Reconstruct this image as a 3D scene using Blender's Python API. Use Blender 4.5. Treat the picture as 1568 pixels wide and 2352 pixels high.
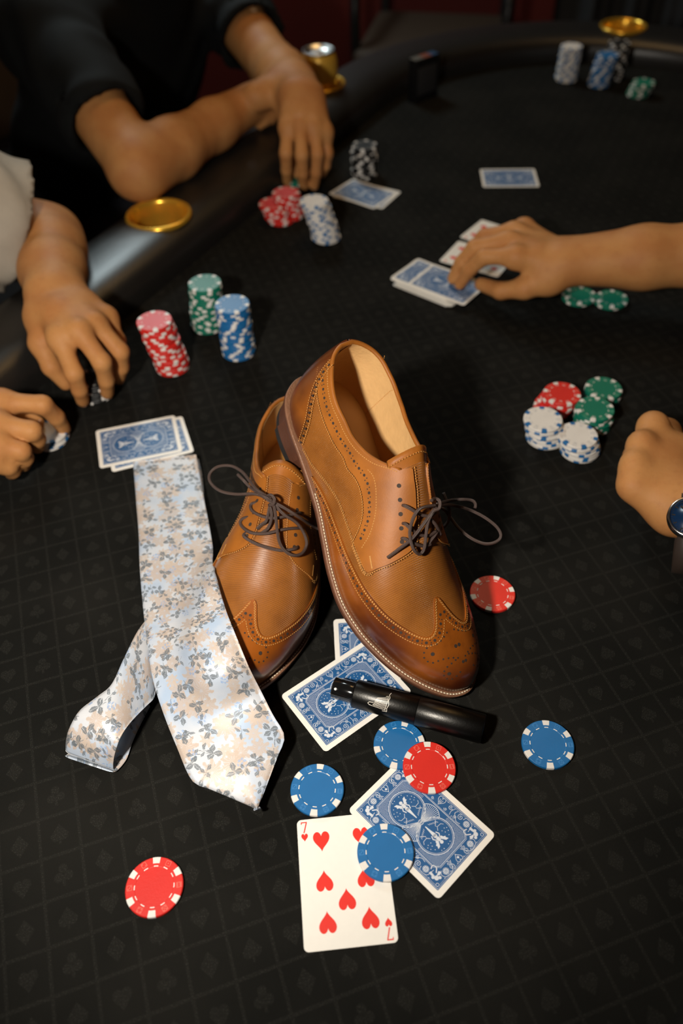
import bpy, bmesh, math, random
import numpy as np
from mathutils import Vector, Matrix
from mathutils.bvhtree import BVHTree
from mathutils.geometry import delaunay_2d_cdt

for _o in list(bpy.data.objects): bpy.data.objects.remove(_o)
SC = bpy.context.scene
COL = SC.collection
PI = math.pi

# ---------------------------------------------------------------- camera (felt plane is z = 0, floor is z = -0.76)
IW, IH = 1568, 2352
FPX, CAMH, PITCH, ROLL = 1833.5, 0.5902, 0.82683, -0.0379
_cp, _sp = math.cos(PITCH), math.sin(PITCH)
FW = np.array([0, _cp, -_sp]); _UP = np.array([0, _sp, _cp]); _RT = np.array([1., 0, 0])
RT = _RT*math.cos(ROLL)+_UP*math.sin(ROLL); UP = -_RT*math.sin(ROLL)+_UP*math.cos(ROLL)
CAM = np.array([0, 0, CAMH])
cd = bpy.data.cameras.new('camera'); camo = bpy.data.objects.new('camera', cd); COL.objects.link(camo)
cd.sensor_fit = 'VERTICAL'; cd.sensor_height = 36.0; cd.sensor_width = 24.0
cd.lens = FPX*36.0/IH
cd.clip_start = .02
camo.matrix_world = Matrix([[RT[0], UP[0], -FW[0], 0], [RT[1], UP[1], -FW[1], 0], [RT[2], UP[2], -FW[2], CAMH], [0, 0, 0, 1]])
cd.dof.use_dof = True; cd.dof.focus_distance = 0.632; cd.dof.aperture_fstop = 3.5
SC.camera = camo
def ray(px, py): return FW+RT*(px-IW/2)/FPX+UP*(IH/2-py)/FPX
def un(px, py, z=0.):
    """point of the photograph taken to the horizontal plane at height z over the felt"""
    d = ray(px, py); return CAM+d*((z-CAMH)/d[2])
def pj(P):
    d = np.asarray(P, float)-CAM; q = d@FW
    return IW/2+FPX*(d@RT)/q, IH/2-FPX*(d@UP)/q

# ---------------------------------------------------------------- world, lights, exposure
SC.view_settings.view_transform = 'Standard'; SC.view_settings.look = 'None'
SC.view_settings.gamma = 1; SC.view_settings.use_curve_mapping = False
SC.view_settings.exposure = 0.0
wd = bpy.data.worlds.new('world'); SC.world = wd; wd.use_nodes = True
wd.node_tree.nodes['Background'].inputs[0].default_value = (1.0, .72, .45, 1)
wd.node_tree.nodes['Background'].inputs[1].default_value = 0.006
def light(name, kind, loc, target, energy, color, size=.1, **kw):
    l = bpy.data.lights.new(name, kind); o = bpy.data.objects.new(name, l); COL.objects.link(o)
    l.energy = energy; l.color = color
    if kind == 'AREA': l.size = size
    else: l.shadow_soft_size = size
    for k, v in kw.items(): setattr(l, k, v)
    o.location = loc
    o.rotation_euler = (Vector(target)-Vector(loc)).to_track_quat('-Z', 'Y').to_euler()
    return o
_fl = CAM-RT*.26+UP*.02
light('flash', 'SPOT', _fl, (-.05, .62, 0.0), 33.0, (1.0, .92, .81), .03, spot_size=math.radians(100), spot_blend=1.0)
light('ceiling_lamp', 'AREA', (.25, 1.5, 1.65), (.15, 1.1, 0), 5.0, (1.0, .58, .22), .7)
light('back_ceiling_lamp', 'AREA', (-.55, 2.75, 1.6), (-.30, 1.0, .05), 18.0, (.82, .97, 1.0), .5)

# ---------------------------------------------------------------- helpers: materials
def new_mat(name):
    m = bpy.data.materials.new(name); m.use_nodes = True
    return m, m.node_tree.nodes, m.node_tree.links, m.node_tree.nodes['Principled BSDF']
def mat(name, col, rough=.5, metal=0., spec=.5, noise=None, bump=None, coat=0., sheen=0., sss=0., trans=0.):
    """noise = (scale, amount) colour variation; bump = (scale, strength) fine relief, both in object space"""
    m, N, L, B = new_mat(name)
    c = (*col, 1)
    B.inputs['Base Color'].default_value = c; B.inputs['Roughness'].default_value = rough
    B.inputs['Metallic'].default_value = metal; B.inputs['Specular IOR Level'].default_value = spec
    B.inputs['Coat Weight'].default_value = coat; B.inputs['Coat Roughness'].default_value = .12
    B.inputs['Sheen Weight'].default_value = sheen
    if trans: B.inputs['Transmission Weight'].default_value = trans
    if sss:
        B.inputs['Subsurface Weight'].default_value = sss; B.inputs['Subsurface Radius'].default_value = (.6, .25, .12)
        B.inputs['Subsurface Scale'].default_value = .012
    tc = N.new('ShaderNodeTexCoord')
    if noise:
        t = N.new('ShaderNodeTexNoise'); t.inputs['Scale'].default_value = noise[0]; t.inputs['Detail'].default_value = 4
        L.new(tc.outputs['Object'], t.inputs['Vector'])
        mx = N.new('ShaderNodeMix'); mx.data_type = 'RGBA'; mx.blend_type = 'MIX'
        a = noise[1]
        mx.inputs[6].default_value = (*[max(0, x*(1-a)) for x in col], 1); mx.inputs[7].default_value = (*[min(1, x*(1+a)) for x in col], 1)
        L.new(t.outputs['Fac'], mx.inputs[0]); L.new(mx.outputs[2], B.inputs['Base Color'])
    if bump:
        t = N.new('ShaderNodeTexNoise'); t.inputs['Scale'].default_value = bump[0]; t.inputs['Detail'].default_value = 3
        L.new(tc.outputs['Object'], t.inputs['Vector'])
        b = N.new('ShaderNodeBump'); b.inputs['Strength'].default_value = bump[1]; b.inputs['Distance'].default_value = .002
        L.new(t.outputs['Fac'], b.inputs['Height']); L.new(b.outputs['Normal'], B.inputs['Normal'])
    return m
class NT:
    """small node-expression helper"""
    def __init__(s, m): s.N = m.node_tree.nodes; s.L = m.node_tree.links
    def _in(s, sock, v):
        if isinstance(v, bpy.types.NodeSocket): s.L.new(v, sock)
        else: sock.default_value = v
    def m(s, op, a, b=0., c=None):
        n = s.N.new('ShaderNodeMath'); n.operation = op
        s._in(n.inputs[0], a)
        if op not in ('ABSOLUTE', 'SINE', 'COSINE', 'FRACT', 'FLOOR', 'SQRT'): s._in(n.inputs[1], b)
        if c is not None: s._in(n.inputs[2], c)
        return n.outputs[0]
    def sep(s, v):
        n = s.N.new('ShaderNodeSeparateXYZ'); s.L.new(v, n.inputs[0]); return n.outputs
    def comb(s, x, y, z=0.):
        n = s.N.new('ShaderNodeCombineXYZ'); s._in(n.inputs[0], x); s._in(n.inputs[1], y); s._in(n.inputs[2], z); return n.outputs[0]
    def ramp(s, v, a, b):
        n = s.N.new('ShaderNodeMapRange'); n.interpolation_type = 'SMOOTHSTEP'
        s._in(n.inputs[0], v); s._in(n.inputs[1], a); s._in(n.inputs[2], b); return n.outputs[0]
    def mix(s, f, a, b):
        n = s.N.new('ShaderNodeMix'); n.data_type = 'RGBA'
        s._in(n.inputs[0], f)
        for k, v in ((6, a), (7, b)):
            if isinstance(v, bpy.types.NodeSocket): s.L.new(v, n.inputs[k])
            else: n.inputs[k].default_value = (*v, 1)
        return n.outputs[2]
    def noise(s, vec, scale, detail=3., rough=.5):
        n = s.N.new('ShaderNodeTexNoise'); s._in(n.inputs['Vector'], vec)
        n.inputs['Scale'].default_value = scale; n.inputs['Detail'].default_value = detail; n.inputs['Roughness'].default_value = rough
        return n.outputs['Fac']
    def bump(s, h, strength, dist, normal=None):
        n = s.N.new('ShaderNodeBump'); n.inputs['Strength'].default_value = strength; n.inputs['Distance'].default_value = dist
        s.L.new(h, n.inputs['Height'])
        if normal: s.L.new(normal, n.inputs['Normal'])
        return n.outputs['Normal']
    def coord(s, which):
        return s.N.new('ShaderNodeTexCoord').outputs[which]

# ---------------------------------------------------------------- helpers: objects
def mesh(name, V, F, m=None, smooth=True, uv=None, mi=None, mats=None):
    me = bpy.data.meshes.new(name)
    V = np.asarray(V, float).reshape(-1, 3)
    me.from_pydata(V.tolist(), [], [tuple(int(i) for i in f) for f in F])
    for k in (mats or [m]):
        if k: me.materials.append(k)
    if smooth: me.polygons.foreach_set('use_smooth', [True]*len(me.polygons))
    if mi is not None: me.polygons.foreach_set('material_index', list(mi))
    if uv is not None:
        l = me.uv_layers.new(name='UVMap'); idx = np.zeros(len(me.loops), int); me.loops.foreach_get('vertex_index', idx)
        l.data.foreach_set('uv', np.asarray(uv, float)[idx].ravel())
    me.update()
    return me
def add(name, me, parent=None, loc=None, rot=None, label=None, cat=None, group=None, kind=None, scale=None):
    o = bpy.data.objects.new(name, me); COL.objects.link(o)
    if parent: o.parent = parent
    if loc is not None: o.location = Vector([float(q) for q in loc])
    if rot is not None: o.rotation_euler = rot
    if scale is not None: o.scale = scale
    if label: o['label'] = label
    if cat: o['category'] = cat
    if group: o['group'] = group
    if kind: o['kind'] = kind
    return o
def thing(name, label, cat, loc=(0, 0, 0), rot=None, group=None):
    return add(name, None, None, loc, rot, label, cat, group)
class MB:
    """collects shapes into one mesh"""
    def __init__(s): s.V = []; s.F = []; s.n = 0; s.M = []
    def put(s, V, F, mi=0):
        V = np.asarray(V, float).reshape(-1, 3)
        s.V.append(V); s.F += [tuple(i+s.n for i in f) for f in F]; s.M += [mi]*len(F); s.n += len(V); return s
    def build(s, name, m=None, smooth=True, mats=None):
        return mesh(name, np.concatenate(s.V) if s.V else np.zeros((0, 3)), s.F, m, smooth, mi=s.M if mats else None, mats=mats)
def frames(P, closed=False, up=(0, 0, 1)):
    P = np.asarray(P, float)
    T = (np.roll(P, -1, 0)-np.roll(P, 1, 0)) if closed else np.gradient(P, axis=0)
    T /= np.maximum(np.linalg.norm(T, axis=1, keepdims=True), 1e-12)
    a = np.asarray(up, float); a = a-T[0]*(a@T[0])
    if np.linalg.norm(a) < 1e-3: a = np.cross(T[0], (1, 0, 0))
    a /= np.linalg.norm(a); A = [a]
    for i in range(1, len(P)):
        a = A[-1]-T[i]*(A[-1]@T[i]); a /= max(np.linalg.norm(a), 1e-9); A.append(a)
    A = np.array(A); return T, A, np.cross(T, A)
def tube(P, r, seg=8, closed=False, cap=True):
    P = np.asarray(P, float); n = len(P); r = np.broadcast_to(r, (n,))
    T, A, B = frames(P, closed)
    th = np.arange(seg)*2*PI/seg
    V = P[:, None]+r[:, None, None]*(np.cos(th)[None, :, None]*A[:, None]+np.sin(th)[None, :, None]*B[:, None])
    V = V.reshape(-1, 3); F = []
    for i in range(n if closed else n-1):
        j = (i+1) % n
        for k in range(seg):
            l = (k+1) % seg
            F.append((i*seg+k, i*seg+l, j*seg+l, j*seg+k))
    if cap and not closed: F += [tuple(range(seg))[::-1], tuple(range((n-1)*seg, n*seg))]
    return V, F
def spline(P, k=8, closed=False):
    """Catmull-Rom through the points"""
    P = np.asarray(P, float)
    Q = np.concatenate([P[-1:], P, P[:2]]) if closed else np.concatenate([2*P[:1]-P[1:2], P, 2*P[-1:]-P[-2:-1]])
    out = []
    n = len(P) if closed else len(P)-1
    for i in range(n):
        a, b, c, d = Q[i:i+4]
        for t in np.arange(k)/k:
            out.append(.5*((2*b)+(c-a)*t+(2*a-5*b+4*c-d)*t*t+(3*b-a-3*c+d)*t**3))
    if not closed: out.append(P[-1])
    return np.array(out)
def resample(P, step, closed=False):
    P = np.asarray(P, float)
    if closed: P = np.concatenate([P, P[:1]])
    s = np.r_[0, np.cumsum(np.linalg.norm(np.diff(P, axis=0), axis=1))]
    n = max(2, int(round(s[-1]/step))+1); q = np.linspace(0, s[-1], n)
    R = np.stack([np.interp(q, s, P[:, k]) for k in range(P.shape[1])], 1)
    return R[:-1] if closed else R
def lathe(prof, n=32, closed=False):
    """profile of (r, z); spun about z"""
    prof = np.asarray(prof, float); th = np.arange(n)*2*PI/n
    V = np.stack([prof[:, 0][:, None]*np.cos(th), prof[:, 0][:, None]*np.sin(th), np.repeat(prof[:, 1][:, None], n, 1)], -1).reshape(-1, 3)
    F = []; m = len(prof)
    for i in range(m if closed else m-1):
        j = (i+1) % m
        for k in range(n):
            l = (k+1) % n; F.append((i*n+k, i*n+l, j*n+l, j*n+k))
    return V, F
def cyl(r, z0, z1, n=32, bev=0.0):
    p = [(0, z0), (r-bev, z0), (r, z0+bev), (r, z1-bev), (r-bev, z1), (0, z1)] if bev else [(0, z0), (r, z0), (r, z1), (0, z1)]
    return lathe(p, n)
def box(x0, x1, y0, y1, z0, z1):
    V = [(x, y, z) for z in (z0, z1) for y in (y0, y1) for x in (x0, x1)]
    return V, [(0, 2, 3, 1), (4, 5, 7, 6), (0, 1, 5, 4), (2, 6, 7, 3), (0, 4, 6, 2), (1, 3, 7, 5)]
def cdt_fill(poly, step, holes=()):
    """triangulated polygon with inner points on a grid: returns 2D points, triangles, boundary loops (indices)"""
    loops = [np.asarray(poly, float)]+[np.asarray(h, float) for h in holes]
    pts = []; edges = []
    for l in loops:
        b = len(pts); n = len(l); pts += [tuple(p) for p in l]; edges += [(b+i, b+(i+1) % n) for i in range(n)]
    l = loops[0]; mn = l.min(0); mx = l.max(0)
    gx = np.arange(mn[0]+step*.5, mx[0], step); gy = np.arange(mn[1]+step*.5, mx[1], step*.866)
    G = np.array([(x+(step/2 if j % 2 else 0), y) for j, y in enumerate(gy) for x in gx])
    if len(G):
        ins = np.zeros(len(G), bool)
        for lp in loops:
            a = lp; b = np.roll(lp, -1, 0)
            for (x1, y1), (x2, y2) in zip(a, b):
                c = ((y1 > G[:, 1]) != (y2 > G[:, 1]))
                with np.errstate(divide='ignore', invalid='ignore'):
                    xx = (x2-x1)*(G[:, 1]-y1)/(y2-y1)+x1
                ins ^= c & (G[:, 0] < xx)
        G = G[ins]
        A = np.concatenate(loops)
        if len(G):
            dm = np.full(len(G), 9e9)
            for lp in loops:
                a = lp; b = np.roll(lp, -1, 0); d = b-a; dd = np.maximum((d**2).sum(1), 1e-12)
                for i in range(len(a)):
                    t = np.clip(((G-a[i])@d[i])/dd[i], 0, 1)
                    dm = np.minimum(dm, np.linalg.norm(G-(a[i]+t[:, None]*d[i]), axis=1))
            G = G[dm > step*.45]
    nb = len(pts)
    pts += [tuple(p) for p in G]
    ov, oe, of, iv, ie, if_ = delaunay_2d_cdt([Vector(p) for p in pts], edges, [], 1, 1e-6)
    return np.array([tuple(v) for v in ov]), [tuple(f) for f in of], loops
# ---------------------------------------------------------------- shoe surface (numpy)
SL = 29.5                                   # upper length in cm
def _u(x): return np.arccos(np.clip(1-2*np.asarray(x, float)/SL, -1, 1))/np.pi
def _x(u): return SL*(1-np.cos(np.pi*np.asarray(u, float)))/2
def pchip(xs, ys):
    xs = np.asarray(xs, float); ys = np.asarray(ys, float)
    h = np.diff(xs); d = np.diff(ys)/h
    m = np.zeros_like(ys); m[0] = d[0]; m[-1] = d[-1]
    for i in range(1, len(xs)-1):
        if d[i-1]*d[i] > 0:
            w1 = 2*h[i]+h[i-1]; w2 = h[i]+2*h[i-1]
            m[i] = (w1+w2)/(w1/d[i-1]+w2/d[i])
    def f(q):
        q = np.clip(np.asarray(q, float), xs[0], xs[-1])
        i = np.clip(np.searchsorted(xs, q, side='right')-1, 0, len(xs)-2)
        t = (q-xs[i])/h[i]
        return ((2*t**3-3*t**2+1)*ys[i]+(t**3-2*t**2+t)*h[i]*m[i]
                + (-2*t**3+3*t**2)*ys[i+1]+(t**3-t**2)*h[i]*m[i+1])
    return f
_ox = [0, .5, 1.5, 3, 5, 8, 11, 14, 17, 20, 22, 24, 26, 27.5, 28.6, 29.3, 29.5]
f_lat = pchip(_u(_ox), [0, 1.5, 2.5, 3.15, 3.5, 3.6, 3.75, 4.25, 4.85, 5.15, 5.0, 4.5, 3.7, 2.8, 1.85, .95, 0])
f_med = pchip(_u(_ox), [0, 1.5, 2.5, 3.1, 3.35, 3.15, 3.05, 3.4, 4.1, 4.65, 4.65, 4.3, 3.6, 2.8, 1.85, .95, 0])
_tx = [0, 4, 8, 12, 14, 16, 18, 20, 22, 24, 26, 27.5, 28.6, 29.2, 29.5]
f_top = pchip(_u(_tx), [12.6, 12.6, 12.4, 11.6, 10.65, 9.55, 8.4, 7.15, 6.05, 5.35, 4.9, 4.45, 3.9, 3.05, 2.2])
_fx = [0, 4, 8, 12, 16, 19, 22, 25, 28, 29.5]
f_fea = pchip(_u(_fx), [3.0, 2.95, 2.5, 1.75, 1.1, .9, .9, 1.05, 1.4, 1.6])
f_exp = pchip(_u([0, 4, 8, 13, 17, 22, 29.5]), [2.4, 2.35, 2.1, 1.85, 1.95, 2.2, 2.4])
f_line = pchip(_u([0, 2, 4, 6, 8, 10, 11.6, 12.6, 13.4]), [9.4, 9.1, 8.65, 8.35, 8.3, 8.7, 9.45, 10.15, 10.6])
f_mid = pchip(_u([0, 18, 24, 29.5]), [0, 0, .45, 1.15])      # toe swings to the medial side
f_rid = pchip(_u([0, 13, 18, 22, 26, 29.5]), [0, 0, .45, .75, .6, 0])   # the ridge lies to the lateral side
def t_top(u):
    """girth parameter of the topline (0 where the upper is closed)"""
    h = f_top(u)-f_fea(u)
    r = np.clip((f_line(u)-f_fea(u))/h, 0, 1)
    n = f_exp(u)
    t = np.arccos(np.clip(r**(n/2), 0, 1))*2/np.pi
    return np.where(_x(u) > 13.0, 0., t)
def S0(u, v, med):
    """point on the upper, metres. v in [-1,1] (0 = ridge); med = side (+1/-1) that is medial"""
    u = np.asarray(u, float); v = np.asarray(v, float)
    t = np.clip(np.abs(v), 0, 1)*np.pi/2
    n = f_exp(u)
    w = np.where(v*med > 0, f_med(u), f_lat(u))
    zf = f_fea(u); h = f_top(u)-zf
    c = np.clip(np.cos(t), 0, 1)**(2/n); s = np.sin(t)**(2/n)
    z = zf+h*c
    y = np.sign(v)*w*s*(1+.05*np.sin(np.pi*np.clip(c, 0, 1))) + med*(f_mid(u)-c*f_rid(u))
    x = _x(u)
    y = y+med*.13*np.clip(z-3.2, 0, 9)*np.clip((14-x)/7, 0, 1)
    zr = z-3.0
    x = x+np.clip(1-x/9, 0, 1)**2*(.35*np.clip(1-zr/2.2, 0, 1)**2+.028*np.clip(zr-1.5, 0, 9)**2)
    # flex creases of the vamp
    z = z+.05*np.exp(-((x-20.6)/.5)**2)*np.sin(v*9)*.6*np.clip(1-np.abs(v)*1.3, 0, 1)
    return np.stack([x, y, z], -1)*.01
def S(u, v, med, off=0.):
    u = np.clip(np.asarray(u, float), 1e-4, 1-1e-4); v = np.asarray(v, float)
    e = 1e-3
    vs = np.where(np.abs(v) > 1-2e-3, np.sign(v)*(1-2e-3), v)
    P = S0(u, v, med)
    a = S0(np.clip(u+e, 0, 1), vs, med)-S0(np.clip(u-e, 0, 1), vs, med)
    b = S0(u, np.clip(vs+e, -1, 1), med)-S0(u, np.clip(vs-e, -1, 1), med)
    n = np.cross(a, b)
    n = n/np.maximum(np.linalg.norm(n, axis=-1, keepdims=True), 1e-12)
    return P+n*np.asarray(off)[..., None] if np.ndim(off) else P+n*off
def sole_outline(n, grow, med, x0=0, x1=SL):
    """closed outline (counter-clockwise from the heel along -y ... back along +y), xy in metres, plus u"""
    us = (1-np.cos(np.linspace(0, np.pi, n)))/2
    us = np.linspace(_u(x0), _u(x1), n)
    pts = []
    for sgn in (-1, 1):
        w = np.where(sgn*med > 0, f_med(us), f_lat(us))
        P = np.stack([_x(us), sgn*w+med*f_mid(us)], -1)
        pts.append((P, us))
    P = np.concatenate([pts[0][0], pts[1][0][::-1][1:-1]]); U = np.concatenate([us, us[::-1][1:-1]])
    T = np.roll(P, -1, 0)-np.roll(P, 1, 0)
    T /= np.linalg.norm(T, axis=1, keepdims=True)
    N = np.stack([T[:, 1], -T[:, 0]], -1)
    return (P+N*grow)*.01, U
# ---------------------------------------------------------------- the room
def struct(name, me, **k): return add(name, me, kind='structure', **k)
M_wall = mat('maroon_wall', (.14, .013, .007), .8, noise=(6, .15), bump=(120, .15))
M_ceil = mat('ceiling_paint', (.25, .23, .2), .9, noise=(3, .05))
M_carpet = mat('dark_carpet', (.012, .011, .011), .95, noise=(40, .4), bump=(300, .6))
M_curtain = mat('grey_curtain', (.035, .037, .04), .85, noise=(25, .2), bump=(200, .2))
RX0, RX1, RY0, RY1, RZ0, RZ1 = -2.3, 2.6, -1.6, 3.3, -.76, 1.78
def slab(name, x0, x1, y0, y1, z0, z1, m):
    V, F = box(x0, x1, y0, y1, z0, z1); return struct(name, mesh(name, V, F, m, False))
slab('floor', RX0, RX1, RY0, RY1, RZ0-.05, RZ0, M_carpet)
slab('ceiling', RX0, RX1, RY0, RY1, RZ1, RZ1+.05, M_ceil)
slab('wall_back', RX0, RX1, RY1, RY1+.1, RZ0, RZ1, M_wall)
slab('wall_left', RX0-.1, RX0, RY0, RY1, RZ0, RZ1, M_wall)
slab('wall_right', RX1, RX1+.1, RY0, RY1, RZ0, RZ1, M_wall)
slab('wall_front', RX0, RX1, RY0-.1, RY0, RZ0, RZ1, M_wall)
M_trim = mat('dark_trim', (.02, .012, .01), .5, noise=(10, .2))
slab('baseboard_back', RX0, RX1, RY1-.015, RY1, RZ0, RZ0+.1, M_trim)
# curtain: one hanging cloth with vertical folds
_cx0 = .82
_xs = np.linspace(_cx0, RX1-.1, 240); _zs = np.linspace(RZ0+.02, RZ1-.08, 12)
_fold = lambda x, z: RY1-.07+.028*np.sin((x-_cx0)*38+.6*np.sin(x*5))+.012*np.sin((x)*91+z)
_V = [(x, _fold(x, z)+o, z) for o in (0, -.006) for z in _zs for x in _xs]
_F = []; _n = len(_xs); _k = len(_zs)*_n
for i in range(len(_zs)-1):
    for j in range(_n-1):
        a = i*_n+j; _F += [(a, a+_n, a+_n+1, a+1), (a+_k, a+_k+1, a+_k+_n+1, a+_k+_n)]
add('curtain', mesh('curtain', _V, _F, M_curtain), label='dark grey curtain hanging in vertical folds before the maroon wall', cat='curtain')
V, F = tube([(_cx0-.1, RY1-.075, RZ1-.07), (RX1-.05, RY1-.075, RZ1-.07)], .012, 12)
add('curtain_rod', mesh('curtain_rod', V, F, M_trim), label='dark rod carrying the grey curtain', cat='curtain rod')

# ---------------------------------------------------------------- the poker table
TD = np.array([.497, .868]); TD /= np.linalg.norm(TD); TN = np.array([-TD[1], TD[0]])
TC1 = np.array([.46, 1.36]); TL = 1.13; TC2 = TC1-TL*TD; TR = .44
def oval(r, n=64):
    """stadium outline at radius r (counter-clockwise)"""
    a0 = math.atan2(-TN[1], -TN[0])
    th = np.linspace(0, PI, n)
    A = TC1+r*np.stack([np.cos(a0+th), np.sin(a0+th)], 1)
    B = TC2+r*np.stack([np.cos(a0+PI+th), np.sin(a0+PI+th)], 1)
    return np.concatenate([A, B])
# felt: woven cloth with a tone-on-tone grid of card suits
m, N, L, B = new_mat('black_suited_cloth'); nt = NT(m)
p = nt.coord('Object'); X, Y, Z = nt.sep(p)
ang = math.radians(17.3); cell = .0288; cellv = .0305
_o2 = (TC1+TC2)/2; _ph = np.array([.1121, .1897])-_o2; PU = (_ph[0]*math.cos(ang)+_ph[1]*math.sin(ang))/cell; PV = (-_ph[0]*math.sin(ang)+_ph[1]*math.cos(ang))/cellv
uu = nt.m('SUBTRACT', nt.m('DIVIDE', nt.m('ADD', nt.m('MULTIPLY', X, math.cos(ang)), nt.m('MULTIPLY', Y, math.sin(ang))), cell), PU-100)
vv = nt.m('SUBTRACT', nt.m('DIVIDE', nt.m('ADD', nt.m('MULTIPLY', X, -math.sin(ang)), nt.m('MULTIPLY', Y, math.cos(ang))), cellv), PV-100)
fu = nt.m('SUBTRACT', nt.m('FRACT', uu), .5); fv = nt.m('SUBTRACT', nt.m('FRACT', vv), .5)
au = nt.m('ABSOLUTE', fu); av = nt.m('ABSOLUTE', fv)
line = nt.m('MAXIMUM', nt.ramp(au, .445, .475), nt.ramp(av, .445, .475))
cellid = nt.m('FRACT', nt.m('MULTIPLY', nt.m('ADD', nt.m('FLOOR', uu), nt.m('MULTIPLY', nt.m('FLOOR', vv), 2.)), .25))
dia = nt.m('SUBTRACT', 1., nt.ramp(nt.m('ADD', nt.m('MULTIPLY', au, 1.25), av), .26, .30))
def disc(cx, cy, r):
    a = nt.m('SUBTRACT', fu, cx); b = nt.m('SUBTRACT', fv, cy)
    d = nt.m('SQRT', nt.m('ADD', nt.m('MULTIPLY', a, a), nt.m('MULTIPLY', b, b)))
    return nt.m('SUBTRACT', 1., nt.ramp(d, r-.015, r+.015))
club = nt.m('MAXIMUM', nt.m('MAXIMUM', disc(-.12, -.05, .11), disc(.12, -.05, .11)), nt.m('MAXIMUM', disc(0, .14, .11), nt.m('MULTIPLY', nt.m('LESS_THAN', au, .035), nt.m('LESS_THAN', nt.m('ABSOLUTE', nt.m('ADD', fv, .14)), .13))))
tri = nt.m('MULTIPLY', nt.m('LESS_THAN', nt.m('ADD', nt.m('MULTIPLY', au, 1.2), nt.m('MULTIPLY', fv, 1.)), .25), nt.m('GREATER_THAN', fv, -.04))
spade = nt.m('MAXIMUM', nt.m('MAXIMUM', disc(-.1, -.06, .115), disc(.1, -.06, .115)), nt.m('MAXIMUM', tri, nt.m('MULTIPLY', nt.m('LESS_THAN', au, .03), nt.m('LESS_THAN', nt.m('ABSOLUTE', nt.m('ADD', fv, .16)), .1))))
tri2 = nt.m('MULTIPLY', nt.m('LESS_THAN', nt.m('SUBTRACT', nt.m('MULTIPLY', au, 1.2), fv), .25), nt.m('LESS_THAN', fv, .04))
heart = nt.m('MAXIMUM', nt.m('MAXIMUM', disc(-.1, .07, .115), disc(.1, .07, .115)), tri2)
s1 = nt.m('MULTIPLY', nt.m('LESS_THAN', cellid, .2), dia)
s2 = nt.m('MULTIPLY', nt.m('MULTIPLY', nt.m('GREATER_THAN', cellid, .2), nt.m('LESS_THAN', cellid, .45)), spade)
s3 = nt.m('MULTIPLY', nt.m('MULTIPLY', nt.m('GREATER_THAN', cellid, .45), nt.m('LESS_THAN', cellid, .7)), heart)
s4 = nt.m('MULTIPLY', nt.m('GREATER_THAN', cellid, .7), club)
pat = nt.m('MAXIMUM', line, nt.m('MAXIMUM', nt.m('MAXIMUM', s1, s2), nt.m('MAXIMUM', s3, s4)))
wv = nt.m('MULTIPLY', nt.m('SINE', nt.m('MULTIPLY', uu, 2*PI*cell/.0011)), nt.m('SINE', nt.m('MULTIPLY', vv, 2*PI*cell/.0011)))
speck = nt.ramp(nt.noise(p, 1100., 2., .6), .50, .70)
patt = nt.m('ADD', nt.m('MULTIPLY', pat, nt.m('ADD', .22, nt.m('MULTIPLY', speck, 1.3))), nt.m('MULTIPLY', speck, .10))
dust = nt.ramp(nt.noise(p, 9., 4.), .35, .75)
c0 = nt.mix(dust, (.0078, .0078, .0069), (.0125, .0121, .0105))
c1 = nt.mix(nt.m('MULTIPLY', patt, .27), c0, (.052, .051, .044))
L.new(c1, B.inputs['Base Color'])
B.inputs['Roughness'].default_value = .85; B.inputs['Specular IOR Level'].default_value = .04
L.new(nt.bump(nt.m('ADD', wv, nt.m('MULTIPLY', patt, 1.5)), .35, .0004), B.inputs['Normal'])
M_felt = m
M_vinyl = mat('black_vinyl', (.012, .011, .010), .36, spec=.5, noise=(30, .2), bump=(420, .12))
M_gold = mat('brass', (.85, .48, .05), .25, metal=.7, noise=(60, .06))
M_wood = mat('dark_wood', (.02, .012, .008), .45, noise=(14, .3))
table = thing('poker_table', 'black oval poker table with padded rail and brass cup holders', 'poker table', (*((TC1+TC2)/2), -.76))
_off = np.array([*((TC1+TC2)/2), -.76])
def tpart(name, V, F, m, parent=None, **k):
    sm = k.pop('smooth', True)
    return add(name, mesh(name, np.asarray(V)-_off, F, m, sm), parent or table, **k)
# felt slab
O = oval(TR+.03); n = len(O)
V = np.concatenate([np.c_[O, np.zeros(n)], np.c_[O, -.02*np.ones(n)]])
F = [tuple(range(n)), tuple(range(n, 2*n))[::-1]]+[(i, i+n, (i+1) % n+n, (i+1) % n) for i in range(n)]
fo = tpart('playing_surface', V, F, M_felt, smooth=False)
# the cloth pattern is laid out in table coordinates
# padded rail
CUPS = [np.array([-.243, 1.084])]
_d = np.array([.612, 1.815])-TC1; CUPS.append(TC1+_d/np.linalg.norm(_d)*(TR+.036))
CUPS.append(np.array([-.010, 1.560]))
nth = 40; th = np.arange(nth)*2*PI/nth
rc = resample(oval(1.0), .01, True)   # dense parametrisation
dense = []
for q in resample(oval(TR, 90), .0075, True): dense.append(q)
dense = np.array(dense)
t_ = np.roll(dense, -1, 0)-np.roll(dense, 1, 0); t_ /= np.linalg.norm(t_, axis=1, keepdims=True)
nrm = np.stack([t_[:, 1], -t_[:, 0]], 1)
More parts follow.
